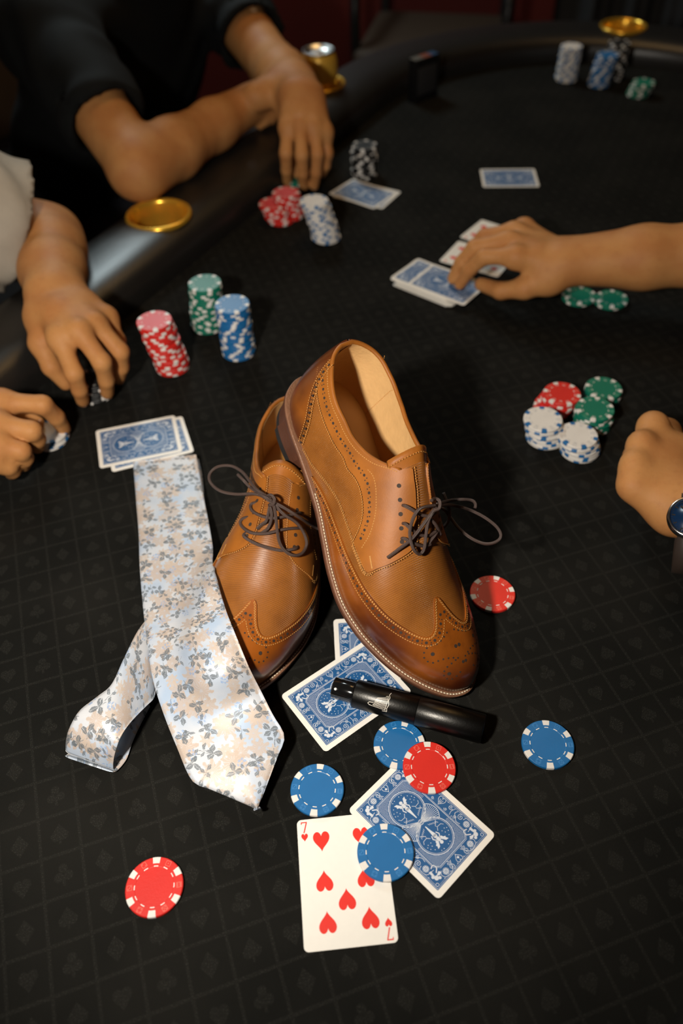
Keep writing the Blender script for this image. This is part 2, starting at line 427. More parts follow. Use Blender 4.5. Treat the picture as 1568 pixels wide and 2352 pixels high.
# superelliptic section: centre .034 outside the inner line
def sect(a):
    c, s = math.cos(a), math.sin(a)
    ex = .75
    x = .034+.066*math.copysign(abs(c)**ex, c)
    z = (.010+.040*abs(s)**ex) if s >= 0 else (.010-.075*abs(s)**.5)
    return x, z
prof = np.array([sect(a) for a in th])
V = np.concatenate([np.c_[dense+nrm*o, np.full(len(dense), z)] for o, z in prof]); F = []
nd = len(dense)
for i in range(nth):
    for k in range(nd):
        a, b, c, d = i*nd+k, i*nd+(k+1) % nd, ((i+1) % nth)*nd+(k+1) % nd, ((i+1) % nth)*nd+k
        ce = (V[a]+V[c])/2
        if ce[2] > .02 and any(np.hypot(*(ce[:2]-q)) < .0415 for q in CUPS): continue
        F.append((a, b, c, d))
tpart('rail', V, F, M_vinyl)
# brass cup holders
for q in CUPS:
    prof = [(.0462, .0455), (.0475, .048), (.0468, .0510), (.0445, .0525), (.0415, .0515), (.0395, .047), (.0388, .03), (.0385, -.012), (.037, -.0155), (0, -.0155), (0, -.018), (.040, -.018), (.041, .03), (.0425, .0465)]
    V, F = lathe(prof, 48)
    tpart('cup_holder', V+np.array([*q, 0]), F, M_gold, label='brass cup holder set into the rail')
# apron and pedestal legs
O = oval(TR+.03); O2 = oval(TR+.01)
V = np.concatenate([np.c_[O, np.full(n, -.02)], np.c_[O2, np.full(n, -.11)]])
F = [(i, i+n, (i+1) % n+n, (i+1) % n) for i in range(n)]+[tuple(range(n, 2*n))[::-1]]
tpart('apron', V, F, M_vinyl)
for c in (TC1, TC2):
    V, F = lathe([(0, -.76), (.26, -.76), (.26, -.735), (.09, -.70), (.07, -.5), (.09, -.14), (.2, -.11), (0, -.11)], 40)
    tpart('leg', V+np.array([*c, 0]), F, M_wood)

# chair behind the far rail
M_tan = mat('brown_upholstery', (.045, .026, .013), .7, noise=(40, .15)); M_blk = mat('black_frame', (.008, .008, .008), .4)
ch = thing('chair', 'black framed chair with brown seat beyond the far rail', 'chair', (.36, 2.86, -.76), (0, 0, math.radians(-14)))
def rbox(x0, x1, y0, y1, z0, z1, b=.01):
    bm = bmesh.new(); V, F = box(x0, x1, y0, y1, z0, z1)
    vs = [bm.verts.new(v) for v in V]; [bm.faces.new([vs[i] for i in f]) for f in F]
    bmesh.ops.bevel(bm, geom=list(bm.edges), offset=b, segments=3, affect='EDGES', profile=.5)
    V = [tuple(v.co) for v in bm.verts]; bm.verts.index_update(); F = [tuple(v.index for v in f.verts) for f in bm.faces]; bm.free(); return V, F
V, F = rbox(-.23, .23, -.22, .22, .43, .50, .025); add('seat', mesh('seat', V, F, M_tan), ch)
V, F = rbox(-.22, .22, .20, .24, .62, .80, .018); add('backrest', mesh('backrest', V, F, M_tan), ch)
for sx in (-1, 1):
    V, F = tube(spline([(sx*.2, .21, 0), (sx*.2, .2, .45), (sx*.2, .23, .7), (sx*.19, .25, .82)], 6), .016, 10); add('leg', mesh('leg', V, F, M_blk), ch)
    V, F = tube([(sx*.2, -.19, 0), (sx*.2, -.19, .44)], .016, 10); add('leg', mesh('leg', V, F, M_blk), ch)
    V, F = tube(spline([(sx*.225, -.17, .45), (sx*.23, -.15, .64), (sx*.23, 0, .68), (sx*.21, .21, .67)], 6), .016, 10); add('armrest', mesh('armrest', V, F, M_blk), ch)
# ---------------------------------------------------------------- brogue shoes
def leather(name, col, dark, tex=False, edge=None):
    """col = tan, dark = burnished tone; edge: burnish along x (toe / heel) in shoe coordinates"""
    m, N, L, B = new_mat(name); nt = NT(m)
    p = nt.coord('Object'); X, Y, Z = nt.sep(p)
    n1 = nt.noise(p, 38., 4.); n2 = nt.noise(p, 260., 3.)
    c = nt.mix(nt.m('MULTIPLY', nt.ramp(n1, .3, .75), .6), col, tuple(q*.55 for q in col))
    c = nt.mix(nt.m('MULTIPLY', nt.ramp(nt.noise(p, 90., 4.), .5, .8), .3), c, dark)
    if edge == 'toe': f = nt.m('MAXIMUM', nt.ramp(X, .262, .293), nt.m('MULTIPLY', nt.ramp(nt.m('ABSOLUTE', Y), .022, .047), nt.ramp(X, .17, .23)))
    elif edge == 'heel': f = nt.m('MAXIMUM', nt.ramp(X, .05, .0), nt.ramp(Z, .055, .03))
    else: f = nt.m('MULTIPLY', nt.ramp(n1, .45, .85), .3)
    f = nt.m('MULTIPLY', f, nt.m('ADD', .6, nt.m('MULTIPLY', n1, .6)))
    c = nt.mix(f, c, dark)
    B.inputs['Roughness'].default_value = .30; B.inputs['Specular IOR Level'].default_value = .5
    B.inputs['Coat Weight'].default_value = .45; B.inputs['Coat Roughness'].default_value = .2
    if tex:
        U, V2, _ = nt.sep(nt.coord('UV'))
        k = 2*PI/.0022
        a = nt.m('SINE', nt.m('MULTIPLY', nt.m('ADD', U, V2), k)); b = nt.m('SINE', nt.m('MULTIPLY', nt.m('SUBTRACT', U, V2), k))
        d = nt.m('MULTIPLY', a, b)
        pit = nt.ramp(d, .15, .75)
        c = nt.mix(nt.m('MULTIPLY', pit, .42), c, tuple(q*.45 for q in dark))
        L.new(nt.bump(nt.m('SUBTRACT', nt.m('MULTIPLY', n2, .25), pit), .55, .0006), B.inputs['Normal'])
    else:
        L.new(nt.bump(nt.m('ADD', n2, nt.noise(p, 900., 2.)), .10, .0006), B.inputs['Normal'])
    L.new(c, B.inputs['Base Color'])
    return m
TAN = (.33, .108, .014)
M_tex = leather('embossed_tan_leather', (.31, .108, .018), (.16, .046, .007), True)
M_smooth = leather('smooth_tan_leather', TAN, (.22, .07, .014))
M_smooth.node_tree.nodes['Principled BSDF'].inputs['Roughness'].default_value = .5
M_smooth.node_tree.nodes['Principled BSDF'].inputs['Coat Weight'].default_value = 0.
M_smooth.node_tree.nodes['Principled BSDF'].inputs['Specular IOR Level'].default_value = .3
M_toe = leather('burnished_toe_leather', (.29, .078, .008), (.06, .011, .004), edge='toe')
M_heel = leather('burnished_heel_leather', (.29, .085, .010), (.075, .018, .007), edge='heel')
M_lining = mat('calf_lining', (.62, .37, .15), .6, noise=(90, .12), bump=(300, .2))
M_insole = mat('tan_insole', (.52, .255, .065), .45, noise=(60, .08))
M_welt = mat('brown_welt', (.20, .095, .052), .5, noise=(80, .3), bump=(500, .3))
M_sole = mat('outsole_edge', (.085, .032, .018), .42, noise=(60, .35), bump=(300, .2))
M_lift = mat('black_rubber', (.012, .012, .012), .6, noise=(60, .2))
M_stitch = mat('gold_thread', (.44, .20, .045), .7, noise=(300, .2))
M_wstitch = mat('pale_thread', (.72, .62, .45), .7, noise=(300, .2))
M_hole = mat('punched_hole', (.030, .018, .012), .8, noise=(300, .3))
M_lace = None
m, N, L, B = new_mat('waxed_brown_lace'); nt = NT(m)
U, V2, _ = nt.sep(nt.coord('UV'))
w = nt.m('MULTIPLY', nt.m('SINE', nt.m('MULTIPLY', nt.m('ADD', U, nt.m('MULTIPLY', V2, .0026)), 2*PI/.0013)), nt.m('SINE', nt.m('MULTIPLY', nt.m('SUBTRACT', U, nt.m('MULTIPLY', V2, .0026)), 2*PI/.0013)))
L.new(nt.mix(nt.ramp(w, -.2, .8), (.055, .034, .028), (.11, .072, .06)), B.inputs['Base Color'])
B.inputs['Roughness'].default_value = .42
L.new(nt.bump(w, .5, .0005), B.inputs['Normal'])
M_lace = m

VG = 9.0       # panel plane: (30 u, 9 v)
def panel(poly, off, med, low, step=.45):
    """overlay piece cut from the upper: polygon in (x cm, v); off = height over the last surface, low = skirt depth"""
    P = np.asarray(poly, float)
    Q = np.stack([_u(P[:, 0])*30, P[:, 1]*VG], 1)
    Q = resample(Q, .22, True)
    pts, tri, _ = cdt_fill(Q, step)
    u = np.clip(pts[:, 0]/30, 0, 1); v = np.clip(pts[:, 1]/VG, -1, 1)
    # orientation: outward
    V = S(u, v, med, off)
    uv = np.stack([pts[:, 0]*.0105, v*.095], 1)
    cnt = {}
    for f in tri:
        for a, b in ((f[0], f[1]), (f[1], f[2]), (f[2], f[0])): cnt[(a, b)] = 1
    bd = [(a, b) for a, b in cnt if (b, a) not in cnt]
    idx = sorted({i for e in bd for i in e}); mp = {i: len(V)+k for k, i in enumerate(idx)}; mp2 = {i: len(V)+len(idx)+k for k, i in enumerate(idx)}
    ii = np.array(idx)
    Vt = V[ii]; Vl = S(u[ii], v[ii], med, low)
    F = list(tri)+[(b, a, mp2[a], mp2[b]) if False else (mp[b], mp[a], mp2[a], mp2[b]) for a, b in bd]
    V = np.concatenate([V, Vt, Vl]); uv = np.concatenate([uv, uv[ii], uv[ii]])
    # make triangles face outward: normal test on first triangle
    a, b, c = V[list(tri[len(tri)//2])]
    ce = (a+b+c)/3; cen = np.array([ce[0], 0, .03])
    if np.cross(b-a, c-a)@(ce-cen) < 0: F = [f[::-1] for f in F]
    return V, F, uv
def curve_uv(pts, k=10):
    """smooth curve through (x cm, v) points -> dense (u, v)"""
    P = np.asarray(pts, float)
    Q = spline(np.stack([_u(P[:, 0])*30, P[:, 1]*VG], 1), k)
    return np.clip(Q[:, 0]/30, 0, 1), np.clip(Q[:, 1]/VG, -1, 1)
def shift(u, v, med, d):
    """offset a curve on the surface sideways by d metres (left of travel in the (u, v) plane)"""
    e = 1e-3
    gu = np.linalg.norm(S0(np.clip(u+e, 0, 1), v, med)-S0(np.clip(u-e, 0, 1), v, med), axis=1)/(2*e)
    gv = np.linalg.norm(S0(u, np.clip(v+e, -1, 1), med)-S0(u, np.clip(v-e, -1, 1), med), axis=1)/(2*e)
    gu = np.maximum(gu, .02); gv = np.maximum(gv, .02)
    tu = np.gradient(u)*gu; tv = np.gradient(v)*gv; l = np.maximum(np.hypot(tu, tv), 1e-9)
    return np.clip(u-tv/l*d/gu, 0, 1), np.clip(v+tu/l*d/gv, -1, 1)
def along(u, v, med, off, step):
    P = S(u, v, med, off); s = np.r_[0, np.cumsum(np.linalg.norm(np.diff(P, axis=0), axis=1))]
    q = np.arange(step*.5, s[-1], step)
    return np.interp(q, s, u), np.interp(q, s, v)
def surf_frame(u, v, med, du, dv):
    e = 1e-3
    a = S0(np.clip(u+e, 0, 1), v, med)-S0(np.clip(u-e, 0, 1), v, med); b = S0(u, np.clip(v+e, -1, 1), med)-S0(u, np.clip(v-e, -1, 1), med)
    n = np.cross(a, b); n /= np.linalg.norm(n)+1e-12
    t = a*du+b*dv; t = t-n*(t@n); t /= np.linalg.norm(t)+1e-12
    return t, np.cross(n, t), n
def stitches(mb, u, v, med, off, step=.0021, ln=.0014, wd=.00032):
    q = along(u, v, med, off, step)
    du = np.gradient(q[0]); dv = np.gradient(q[1])
    P = S(q[0], q[1], med, off)
    for i in range(len(P)):
        t, s, n = surf_frame(q[0][i], q[1][i], med, du[i], dv[i])
        if not np.isfinite(t).all(): continue
        A = P[i]-t*ln/2; Bq = P[i]+t*ln/2
        V = [A-s*wd, A+s*wd, Bq+s*wd, Bq-s*wd, P[i]-s*wd*.6+n*.0005, P[i]+s*wd*.6+n*.0005]
        mb.put(V, [(0, 4, 5, 1), (1, 5, 2), (2, 5, 4, 3), (0, 3, 4)])
def dot(mb, u, v, med, off, r, n=9):
    t, s, nn = surf_frame(u, v, med, 1, 0)
    c = S(np.array([u]), np.array([v]), med, off)[0]
    th = np.arange(n)*2*PI/n
    V = c+r*(np.cos(th)[:, None]*t+np.sin(th)[:, None]*s)
    mb.put(V, [tuple(range(n))])
def brogue(mb, u, v, med, off, step=.0072):
    q = along(u, v, med, off, step)
    for a, b in zip(*q): dot(mb, a, b, med, off, .00120)
    um, vm = (q[0][1:]+q[0][:-1])/2, (q[1][1:]+q[1][:-1])/2
    if len(um) < 3: return
    for d in (.0011, -.0011):
        us, vs = shift(um, vm, med, d)
        for a, b in zip(us, vs): dot(mb, a, b, med, off, .00055, 7)
def arc_x(f, t): return pchip(*zip(*f))(t)

WING = [(0, 22.3), (.035, 22.6), (.07, 23.3), (.13, 24.2), (.21, 24.75), (.30, 24.75), (.40, 24.0), (.50, 22.7), (.60, 20.9), (.70, 18.6), (.80, 15.6), (.88, 12.6), (.95, 10.0), (1.0, 8.6)]
def shoe(name, label, med, group, gi=.185):
    T = thing(name, label, 'shoe', group=group)
    def part(nm, V, F, m, uv=None, parent=None, smooth=True, **k): return add(nm, mesh(nm, V, F, m, smooth, uv), parent or T, **k)
    solid = []
    # --- vamp: the whole closed skin of the upper
    xs = list(np.linspace(0, 12.95, 46)); us = _u(xs); tt = t_top(us)
    R = [(x, t) for x, t in zip(xs, tt)]
    # two halves and a front, one polygon: up the right topline, over the throat, down the left
    poly = [(0.001, -1)]+[(x, -1) for x in np.linspace(1, 29.49, 60)]+[(29.499, q) for q in (-.5, 0, .5)]+[(x, 1) for x in np.linspace(29.49, 1, 60)]+[(0.001, 1)]
    poly += [(x, t) for x, t in R]+[(13.02, .0)]+[(x, -t) for x, t in R[::-1]]
    V, F, uv = panel(poly, 0., med, -.0015, .5)
    vo = part('vamp', V, F, M_tex, uv, label='embossed tan leather vamp'); solid.append((V, F))
    # --- wing cap
    line = [(x, -t) for t, x in WING[::-1]]+[(x, t) for t, x in WING[1:]]
    lu, lv = curve_uv(line, 4)
    wing_edge = (lu, lv)
    poly = list(zip(_x(lu), lv))+[(x, 1) for x in np.linspace(9, 29.49, 50)]+[(29.499, q) for q in (.5, 0, -.5)]+[(x, -1) for x in np.linspace(29.49, 9, 50)]
    V, F, uv = panel(poly, .0010, med, -.0004, .4)
    wo = part('wing_cap', V, F, M_toe, uv, label='burnished wing cap with punched pattern'); solid.append((V, F))
    st = MB(); ho = MB()
    # travel goes from v=-1 to +1: toe side is to the right => negative shift
    sg = -1
    for d, k_ in ((.0011, 's'), (.0018, 's'), (.0078, 's'), (.0048, 'b')):
        a_, b_ = shift(lu, lv, med, sg*d)
        for half in (-1, 1):          # each half stays on its own side of the peak
            ok = (lv*half > 0) & (b_*half > .0012/.09*.3)
            if k_ == 's': stitches(st, a_[ok], b_[ok], med, .00115)
            else: brogue(ho, a_[ok], b_[ok], med, .0012)
    # medallion on the toe
    def dots(pts, r=.00062, step=.0036):
        a, b = curve_uv(pts, 8); q = along(a, b, med, .0012, step)
        for x, y in zip(*q): dot(ho, x, y, med, .0012, r, 7)
    for s in (-1, 1):
        dots([(25.0, .02*s), (25.3, .10*s), (25.55, .22*s), (25.45, .34*s), (25.8, .46*s), (26.3, .50*s), (26.7, .44*s), (26.75, .32*s), (26.9, .20*s), (27.1, .10*s), (27.3, .03*s)], .0008, .0043)
        dots([(27.2, .08*s), (27.35, .22*s), (27.5, .36*s), (27.85, .48*s), (28.25, .50*s), (28.4, .40*s), (28.3, .25*s), (28.1, .10*s)], .0008, .0043)
        for x, v, r in ((26.1, .36, .0016), (27.95, .38, .0016), (26.3, .02, .0015), (27.6, .02, .0013)):
            dot(ho, _u(x), v*s, med, .0012, r)
    add('perforations', ho.build('perforations', M_hole, False), wo, kind='stuff'); add('stitching', st.build('stitching', M_stitch), wo, kind='stuff')
    for s in (-1, 1):
        # --- quarter
        tq = np.linspace(0, 12.95, 30)
        top = [(x, s*t) for x, t in zip(tq, t_top(_u(tq)))]
        seam = [(18.4, .615), (17.2, .655), (15.8, .69), (14.0, .735), (12.2, .78), (10.6, .84), (9.2, .90), (7.8, .955), (6.2, .985)]
        seam_s = [(x, s*t) for x, t in seam]
        poly = top+[(13.1, s*(gi+.005)), (18.0, s*(gi-.01)), (18.4, s*(gi+.07))]+seam_s+[(x, s*.99) for x in (4.5, 3, 1.5, .3, 0.001)]
        V, F, uv = panel(poly, .0006, med, -.0004, .45)
        qo = part('quarter', V, F, M_tex, uv); solid.append((V, F))
        st = MB()
        su, sv = curve_uv(seam_s, 8)
        for d in (.0012, .0024): stitches(st, *shift(su, sv, med, -s*d*1.0), med, .0008)
        add('stitching', st.build('stitching', M_stitch), qo, kind='stuff')
        # --- facing with brogued band along the topline
        band = np.linspace(1.4, 12.9, 28); bt = t_top(_u(band))
        t0 = [(x, s*t) for x, t in zip(band, bt)]
        wband = .115
        inner = [(1.4, float(t_top(_u(1.4)))+wband), (2.4, float(t_top(_u(2.4)))+wband), (4, float(t_top(_u(4.0)))+wband), (6, float(t_top(_u(6.)))+wband), (8, float(t_top(_u(8.)))+wband), (9.4, float(t_top(_u(9.4)))+wband), (10.4, .665), (11.4, .62), (12.4, .59), (13.6, .575), (14.6, .59), (15.3, .63), (15.8, .69)]
        iu, iv = curve_uv([(x, s*t) for x, t in inner], 6)
        front = [(15.9, .69), (17.2, .655), (18.4, .61), (18.6, .5), (18.7, .38), (18.55, gi+.095), (18.1, gi+.03), (17.2, gi+.005), (15.8, gi), (14.4, gi), (13.15, gi+.015)]
        fu, fv = curve_uv([(x, s*t) for x, t in front], 6)
        poly = t0+list(zip(_x(fu), fv))[::-1]+list(zip(_x(iu), iv))[::-1]
        V, F, uv = panel(poly, .0019, med, -.0002, .4)
        fo_ = part('facing', V, F, M_smooth, uv); solid.append((V, F))
        st = MB(); ho = MB()
        stitches(st, *shift(iu, iv, med, s*.0011), med, .00205)
        k0 = [i for i in range(len(iu)) if _x(iu[i]) > 8.6]
        # second row on the facing side of the band, after it leaves the topline
        b2 = curve_uv([(11.5, s*.52), (12.2, s*.485), (13, s*.47), (14, s*.47), (15, s*.49), (16, s*.54), (16.6, s*.62)], 6)
        stitches(st, *b2, med, .00205)
        mid = curve_uv([(x, s*(float(t_top(_u(x)))+wband*.56)) for x in (1.9, 3, 4.5, 6, 8, 9.4)]+[(10.6, s*.60), (11.6, s*.555), (12.6, s*.53), (13.8, s*.525), (14.9, s*.545), (15.7, s*.60), (16.2, s*.655)], 6)
        brogue(ho, *mid, med, .0021, .0074)
        tl = curve_uv([(x, s*(t+.022)) for x, t in zip(band[::3], bt[::3])], 4)
        stitches(st, *tl, med, .00205)
        ff = [i for i in range(len(fu))]
        stitches(st, *shift(fu, fv, med, s*.0013), med, .00205)
        stitches(st, *shift(fu[:16], fv[:16], med, s*.0024), med, .00205)
        bar = curve_uv([(17.5, s*.56), (18.4, s*.555)], 4)
        stitches(st, *bar, med, .0021, .0012, .0018, .0006)
        # top edge of the facing
        # eyelets
        ey = []
        for x in (13.9, 14.85, 15.8, 16.75, 17.65):
            v = s*.275
            dot(ho, _u(x), v, med, .0021, .0017, 12); ey.append((x, v))
        add('perforations', ho.build('perforations', M_hole, False), fo_, kind='stuff'); add('stitching', st.build('stitching', M_stitch), fo_, kind='stuff')
        # --- heel counter
        tq = np.linspace(0.001, 1.5, 8)
        tc = float(t_top(_u(1.5)))
        cline = [(1.5, tc), (1.85, tc+.07), (2.6, tc+.16), (3.5, tc+.23), (4.6, tc+.30), (5.4, .99)]
        cu, cv = curve_uv([(x, s*t) for x, t in cline], 6)
        poly = [(x, s*t) for x, t in zip(tq, t_top(_u(tq)))]+list(zip(_x(cu), cv))+[(x, s*.995) for x in (4.5, 3, 1.5, .5, .001)]
        V, F, uv = panel(poly, .0024, med, -.0002, .4)
        co = part('heel_counter', V, F, M_heel, uv); solid.append((V, F))
        st = MB(); ho = MB()
        for d in (.001, .0072): stitches(st, *shift(cu, cv, med, -s*d), med, .0026)
        brogue(ho, *shift(cu, cv, med, -s*.0042), med, .0027)
        add('perforations', ho.build('perforations', M_hole, False), co, kind='stuff'); add('stitching', st.build('stitching', M_stitch), co, kind='stuff')
        # --- lining
        lx = np.linspace(.001, 12.95, 30)
        poly = [(x, s*t) for x, t in zip(lx, t_top(_u(lx)))]+[(15, s*.12), (17, s*.3), (17, s*.99)]+[(x, s*.99) for x in np.linspace(15, .01, 24)]
        V, F, uv = panel(poly, -.0022, med, -.0024, .6)
        F = [f[::-1] for f in F]
        lo = part('lining', V, F, M_lining, uv)
        if True:
            st = MB(); a, b = curve_uv([(5.2, s*(float(t_top(_u(5.2)))+.01)), (5.0, s*.7), (4.8, s*.95)], 8)
            stitches(st, a, b, med, -.0026); add('stitching', st.build('stitching', M_stitch), lo, kind='stuff')
    # --- topline binding
    xs = np.r_[np.linspace(.02, 12.95, 60)]
    A = S(_u(xs), t_top(_u(xs)), med, -.0001); Bm = S(_u(xs), -t_top(_u(xs)), med, -.0001)
    V, F = tube(np.concatenate([A[::-1], Bm[1:]]), .0021, 8); part('topline_binding', V, F, M_smooth)
    # --- tongue
    us_ = np.linspace(0, 1, 14); vs_ = np.linspace(-1, 1, 13); V = []
    for a in us_:
        x = 17.8-(17.8-11.9)*a
        for b in vs_:
            wv = .24+.14*a
            q = S(np.array([_u(max(x, 13.0))]), np.array([b*wv]), med, -.0006)[0]
            if x < 13.0: q = q+np.array([(x-13.0)*.01, 0, (13.0-x)*.0065+.003*b*b*(13-x)])
            V.append(q)
    nv = len(vs_); F = [(i*nv+j, (i+1)*nv+j, (i+1)*nv+j+1, i*nv+j+1) for i in range(len(us_)-1) for j in range(nv-1)]
    V = np.array(V); k = len(V)
    V2_ = V-np.array([0, 0, .0022]); F2 = [tuple(i+k for i in f[::-1]) for f in F]
    rim = [i*nv for i in range(len(us_))]+[(len(us_)-1)*nv+j for j in range(1, nv)]+[i*nv+nv-1 for i in range(len(us_)-2, -1, -1)]
    F3 = [(rim[i], rim[i]+k, rim[i+1]+k, rim[i+1]) for i in range(len(rim)-1)]
    to = part('tongue', np.concatenate([V, V2_]), F+F2+F3, M_smooth)
    st = MB()
    row = V[(len(us_)-2)*nv:(len(us_)-1)*nv]
    for i, q in enumerate(resample(row+np.array([0, 0, .0002]), .0024)):
        st.put(*box(q[0]-.0003, q[0]+.0003, q[1]-.0007, q[1]+.0007, q[2]-.0004, q[2]+.0007))
    add('stitching', st.build('stitching', M_stitch), to, kind='stuff')
    # --- insole
    Pq, U = sole_outline(60, -.12, med, 0.05, 24)
    zz = (f_fea(U)+.95)*.01; n = len(Pq)
    V = np.c_[Pq, zz]; cl = np.stack([Pq[:, 0], np.full(n, med*f_mid(U)*.01), zz-.0012], 1)
    h = 60; F = []
    V = np.concatenate([V, cl]); F = [(i, (i+1) % n, (i+1) % n+n, i+n) for i in range(n)]
    part('insole', V, F, M_insole)
    # --- welt, outsole, heel
    def ring(grow, dz, x0=0, x1=SL, k=90):
        Pq, U = sole_outline(k, grow, med, x0, x1); return np.c_[Pq, (f_fea(U)+dz)*.01]
    def slabring(r0, r1, nm, m, cap0=True, cap1=True, mids=()):
        rs = [r0, *mids, r1]; n = len(r0); V = np.concatenate(rs); F = []
        for q in range(len(rs)-1):
            F += [(q*n+i, q*n+(i+1) % n, (q+1)*n+(i+1) % n, (q+1)*n+i) for i in range(n)]
        # caps as strips between mirrored rows
        hlf = n//2
        for base, flip in ((0, False), ((len(rs)-1)*n, True)):
            for i in range(hlf):
                a, b, c, d = base+i, base+(i+1) % n, base+(n-i-1) % n, base+(n-i) % n
                f = [a, b, c, d]; f = list(dict.fromkeys(f))
                if len(f) > 2: F.append(tuple(f) if flip else tuple(f[::-1]))
        return part(nm, V, F, m, smooth=False)
    gr = .52
    w = slabring(ring(gr-.05, .02), ring(gr-.02, -.24), 'welt', M_welt, mids=[ring(gr, -.03), ring(gr, -.2)])
    mb = MB()
    Pq, U = sole_outline(300, .30, med, 7, SL)
    Zq = (f_fea(U)+.03)*.01; R3 = resample(np.c_[Pq, Zq], .0028)
    Tn = np.gradient(R3, axis=0); Tn /= np.linalg.norm(Tn, axis=1, keepdims=True)
    for q, t in zip(R3, Tn):
        if q[0] < .10: continue
        s_ = np.cross(t, (0, 0, 1)); nz = np.array([0, 0, 1.])
        mb.put([q-t*.0010-s_*.0005, q-t*.0010+s_*.0005, q+t*.0010+s_*.0005, q+t*.0010-s_*.0005, q-s_*.0003+nz*.0006, q+s_*.0003+nz*.0006], [(0, 4, 5, 1), (1, 5, 2), (2, 5, 4, 3), (0, 3, 4)])
    add('welt_stitching', mb.build('welt_stitching', M_wstitch), w, kind='stuff')
    slabring(ring(gr-.03, -.24), ring(gr-.10, -.62), 'outsole', M_sole, mids=[ring(gr+.0, -.30), ring(gr-.02, -.56)])
    # heel: from the outsole down to the ground
    def hring(grow, z, sl, k=50):
        Pq, U = sole_outline(k, grow, med, 0, 7.0)
        Pq = Pq.copy(); n = len(Pq)
        # heel breast curves inward
        br = Pq[:, 0] > .0755
        V = np.c_[Pq, np.zeros(n)]; V[:, 2] = (f_fea(U)-.60)*.01*(1-sl)+z*sl
        V[:, 0] = np.where(V[:, 0] < .03, V[:, 0]+.0025*sl, V[:, 0]-.004*sl)
        return V
    hb = [hring(.40, .0, 0), hring(.36, .0065, 1)]
    n = len(hb[0]); V = np.concatenate(hb); F = [(i, (i+1) % n, (i+1) % n+n, i+n) for i in range(n)]
    F += [tuple(range(n))[::-1], tuple(range(n, 2*n))]
    part('heel', V, F, M_sole, smooth=False)
    hb = [hring(.37, .0065, 1), hring(.36, .0, 1)]; V = np.concatenate(hb); part('heel_lift', V, F, M_lift, smooth=False)
    return T, solid
def place(T, M3, t):
    T.matrix_world = Matrix([[*M3[0], t[0]], [*M3[1], t[1]], [*M3[2], t[2]], [0, 0, 0, 1]])
def euler_M(yaw, pitch, roll):
    """heading (rad), nose-down pitch, roll (left side down positive)"""
    cz, sz = math.cos(yaw), math.sin(yaw); Rz = np.array([[cz, -sz, 0], [sz, cz, 0], [0, 0, 1]])
    cy, sy = math.cos(pitch), math.sin(pitch); Ry = np.array([[cy, 0, sy], [0, 1, 0], [-sy, 0, cy]])
    cx, sx = math.cos(roll), math.sin(roll); Rx = np.array([[1, 0, 0], [0, cx, -sx], [0, sx, cx]])
    return Rz@Ry@Rx
REAR_M = euler_M(-1.7938, 0, -.1601); REAR_T = np.array([-.0384, .6113, .0066])
FRONT_M = np.array([[.3916, .8146, .4279], [-.8157, .5225, -.2481], [-.4257, -.2518, .8691]]); FRONT_T = np.array([-.0377, .5721, .1247])
rear, rear_solid = shoe('brogue_shoe', 'tan leather wingtip shoe standing flat on the cloth', -1, 'pair of tan wingtip brogues')
place(rear, REAR_M, REAR_T)
front, front_solid = shoe('brogue_shoe', 'tan leather wingtip shoe propped heel-up on the other shoe', 1, 'pair of tan wingtip brogues', .12)
place(front, FRONT_M, FRONT_T)

# ---------------------------------------------------------------- laces
def bvh_of(solids, M3, t):
    V = []; F = []; n = 0
    for v, f in solids:
        V += (np.asarray(v)@M3.T+t).tolist(); F += [tuple(i+n for i in q) for q in f]; n += len(v)
    return BVHTree.FromPolygons(V, F)
def laces(T, solids, M3, t, med, strands, px_scale=1.):
    """strands: lists of (px, py, z or None, lift): a point of the photograph on the shoe (z None) or at height z over the felt"""
    bv = bvh_of(solids, M3, t); mb = MB(); uvs = []
    def pt(q):
        px, py = q[0], q[1]; z = q[2] if len(q) > 2 else None; lift = q[3] if len(q) > 3 else .0022
        if z is not None: return un(px, py, z)
        d = ray(px, py); d = d/np.linalg.norm(d)
        h = bv.ray_cast(Vector(CAM), Vector(d))
        if h[0] is None: return None
        return np.array(h[0])-d*lift
    r = .00135
    for st in strands:
        P = [pt(q) for q in st]
        # a point that misses the shoe takes its depth from its neighbours
        dep = [None if p is None else (p-CAM)@FW for p in P]
        ok = [i for i, d in enumerate(dep) if d is not None]
        for i, q in enumerate(st):
            if P[i] is None:
                d = np.interp(i, ok, [dep[k] for k in ok]); P[i] = CAM+ray(q[0], q[1])*d
        C = resample(spline(np.array(P), 10), .0016)
        C = (C-t)@M3                       # to shoe coordinates
        V, F = tube(C, r, 8); mb.put(V, F)
        ss = np.arange(len(C))*.0016
        uvs.append(np.stack([np.repeat(ss, 8), np.tile(np.arange(8)/8*2*PI, len(C))], 1))
    me = mesh('lace', np.concatenate(mb.V), mb.F, M_lace, True, np.concatenate(uvs))
    return add('lace', me, T, label='round waxed dark brown lace tied in a bow')
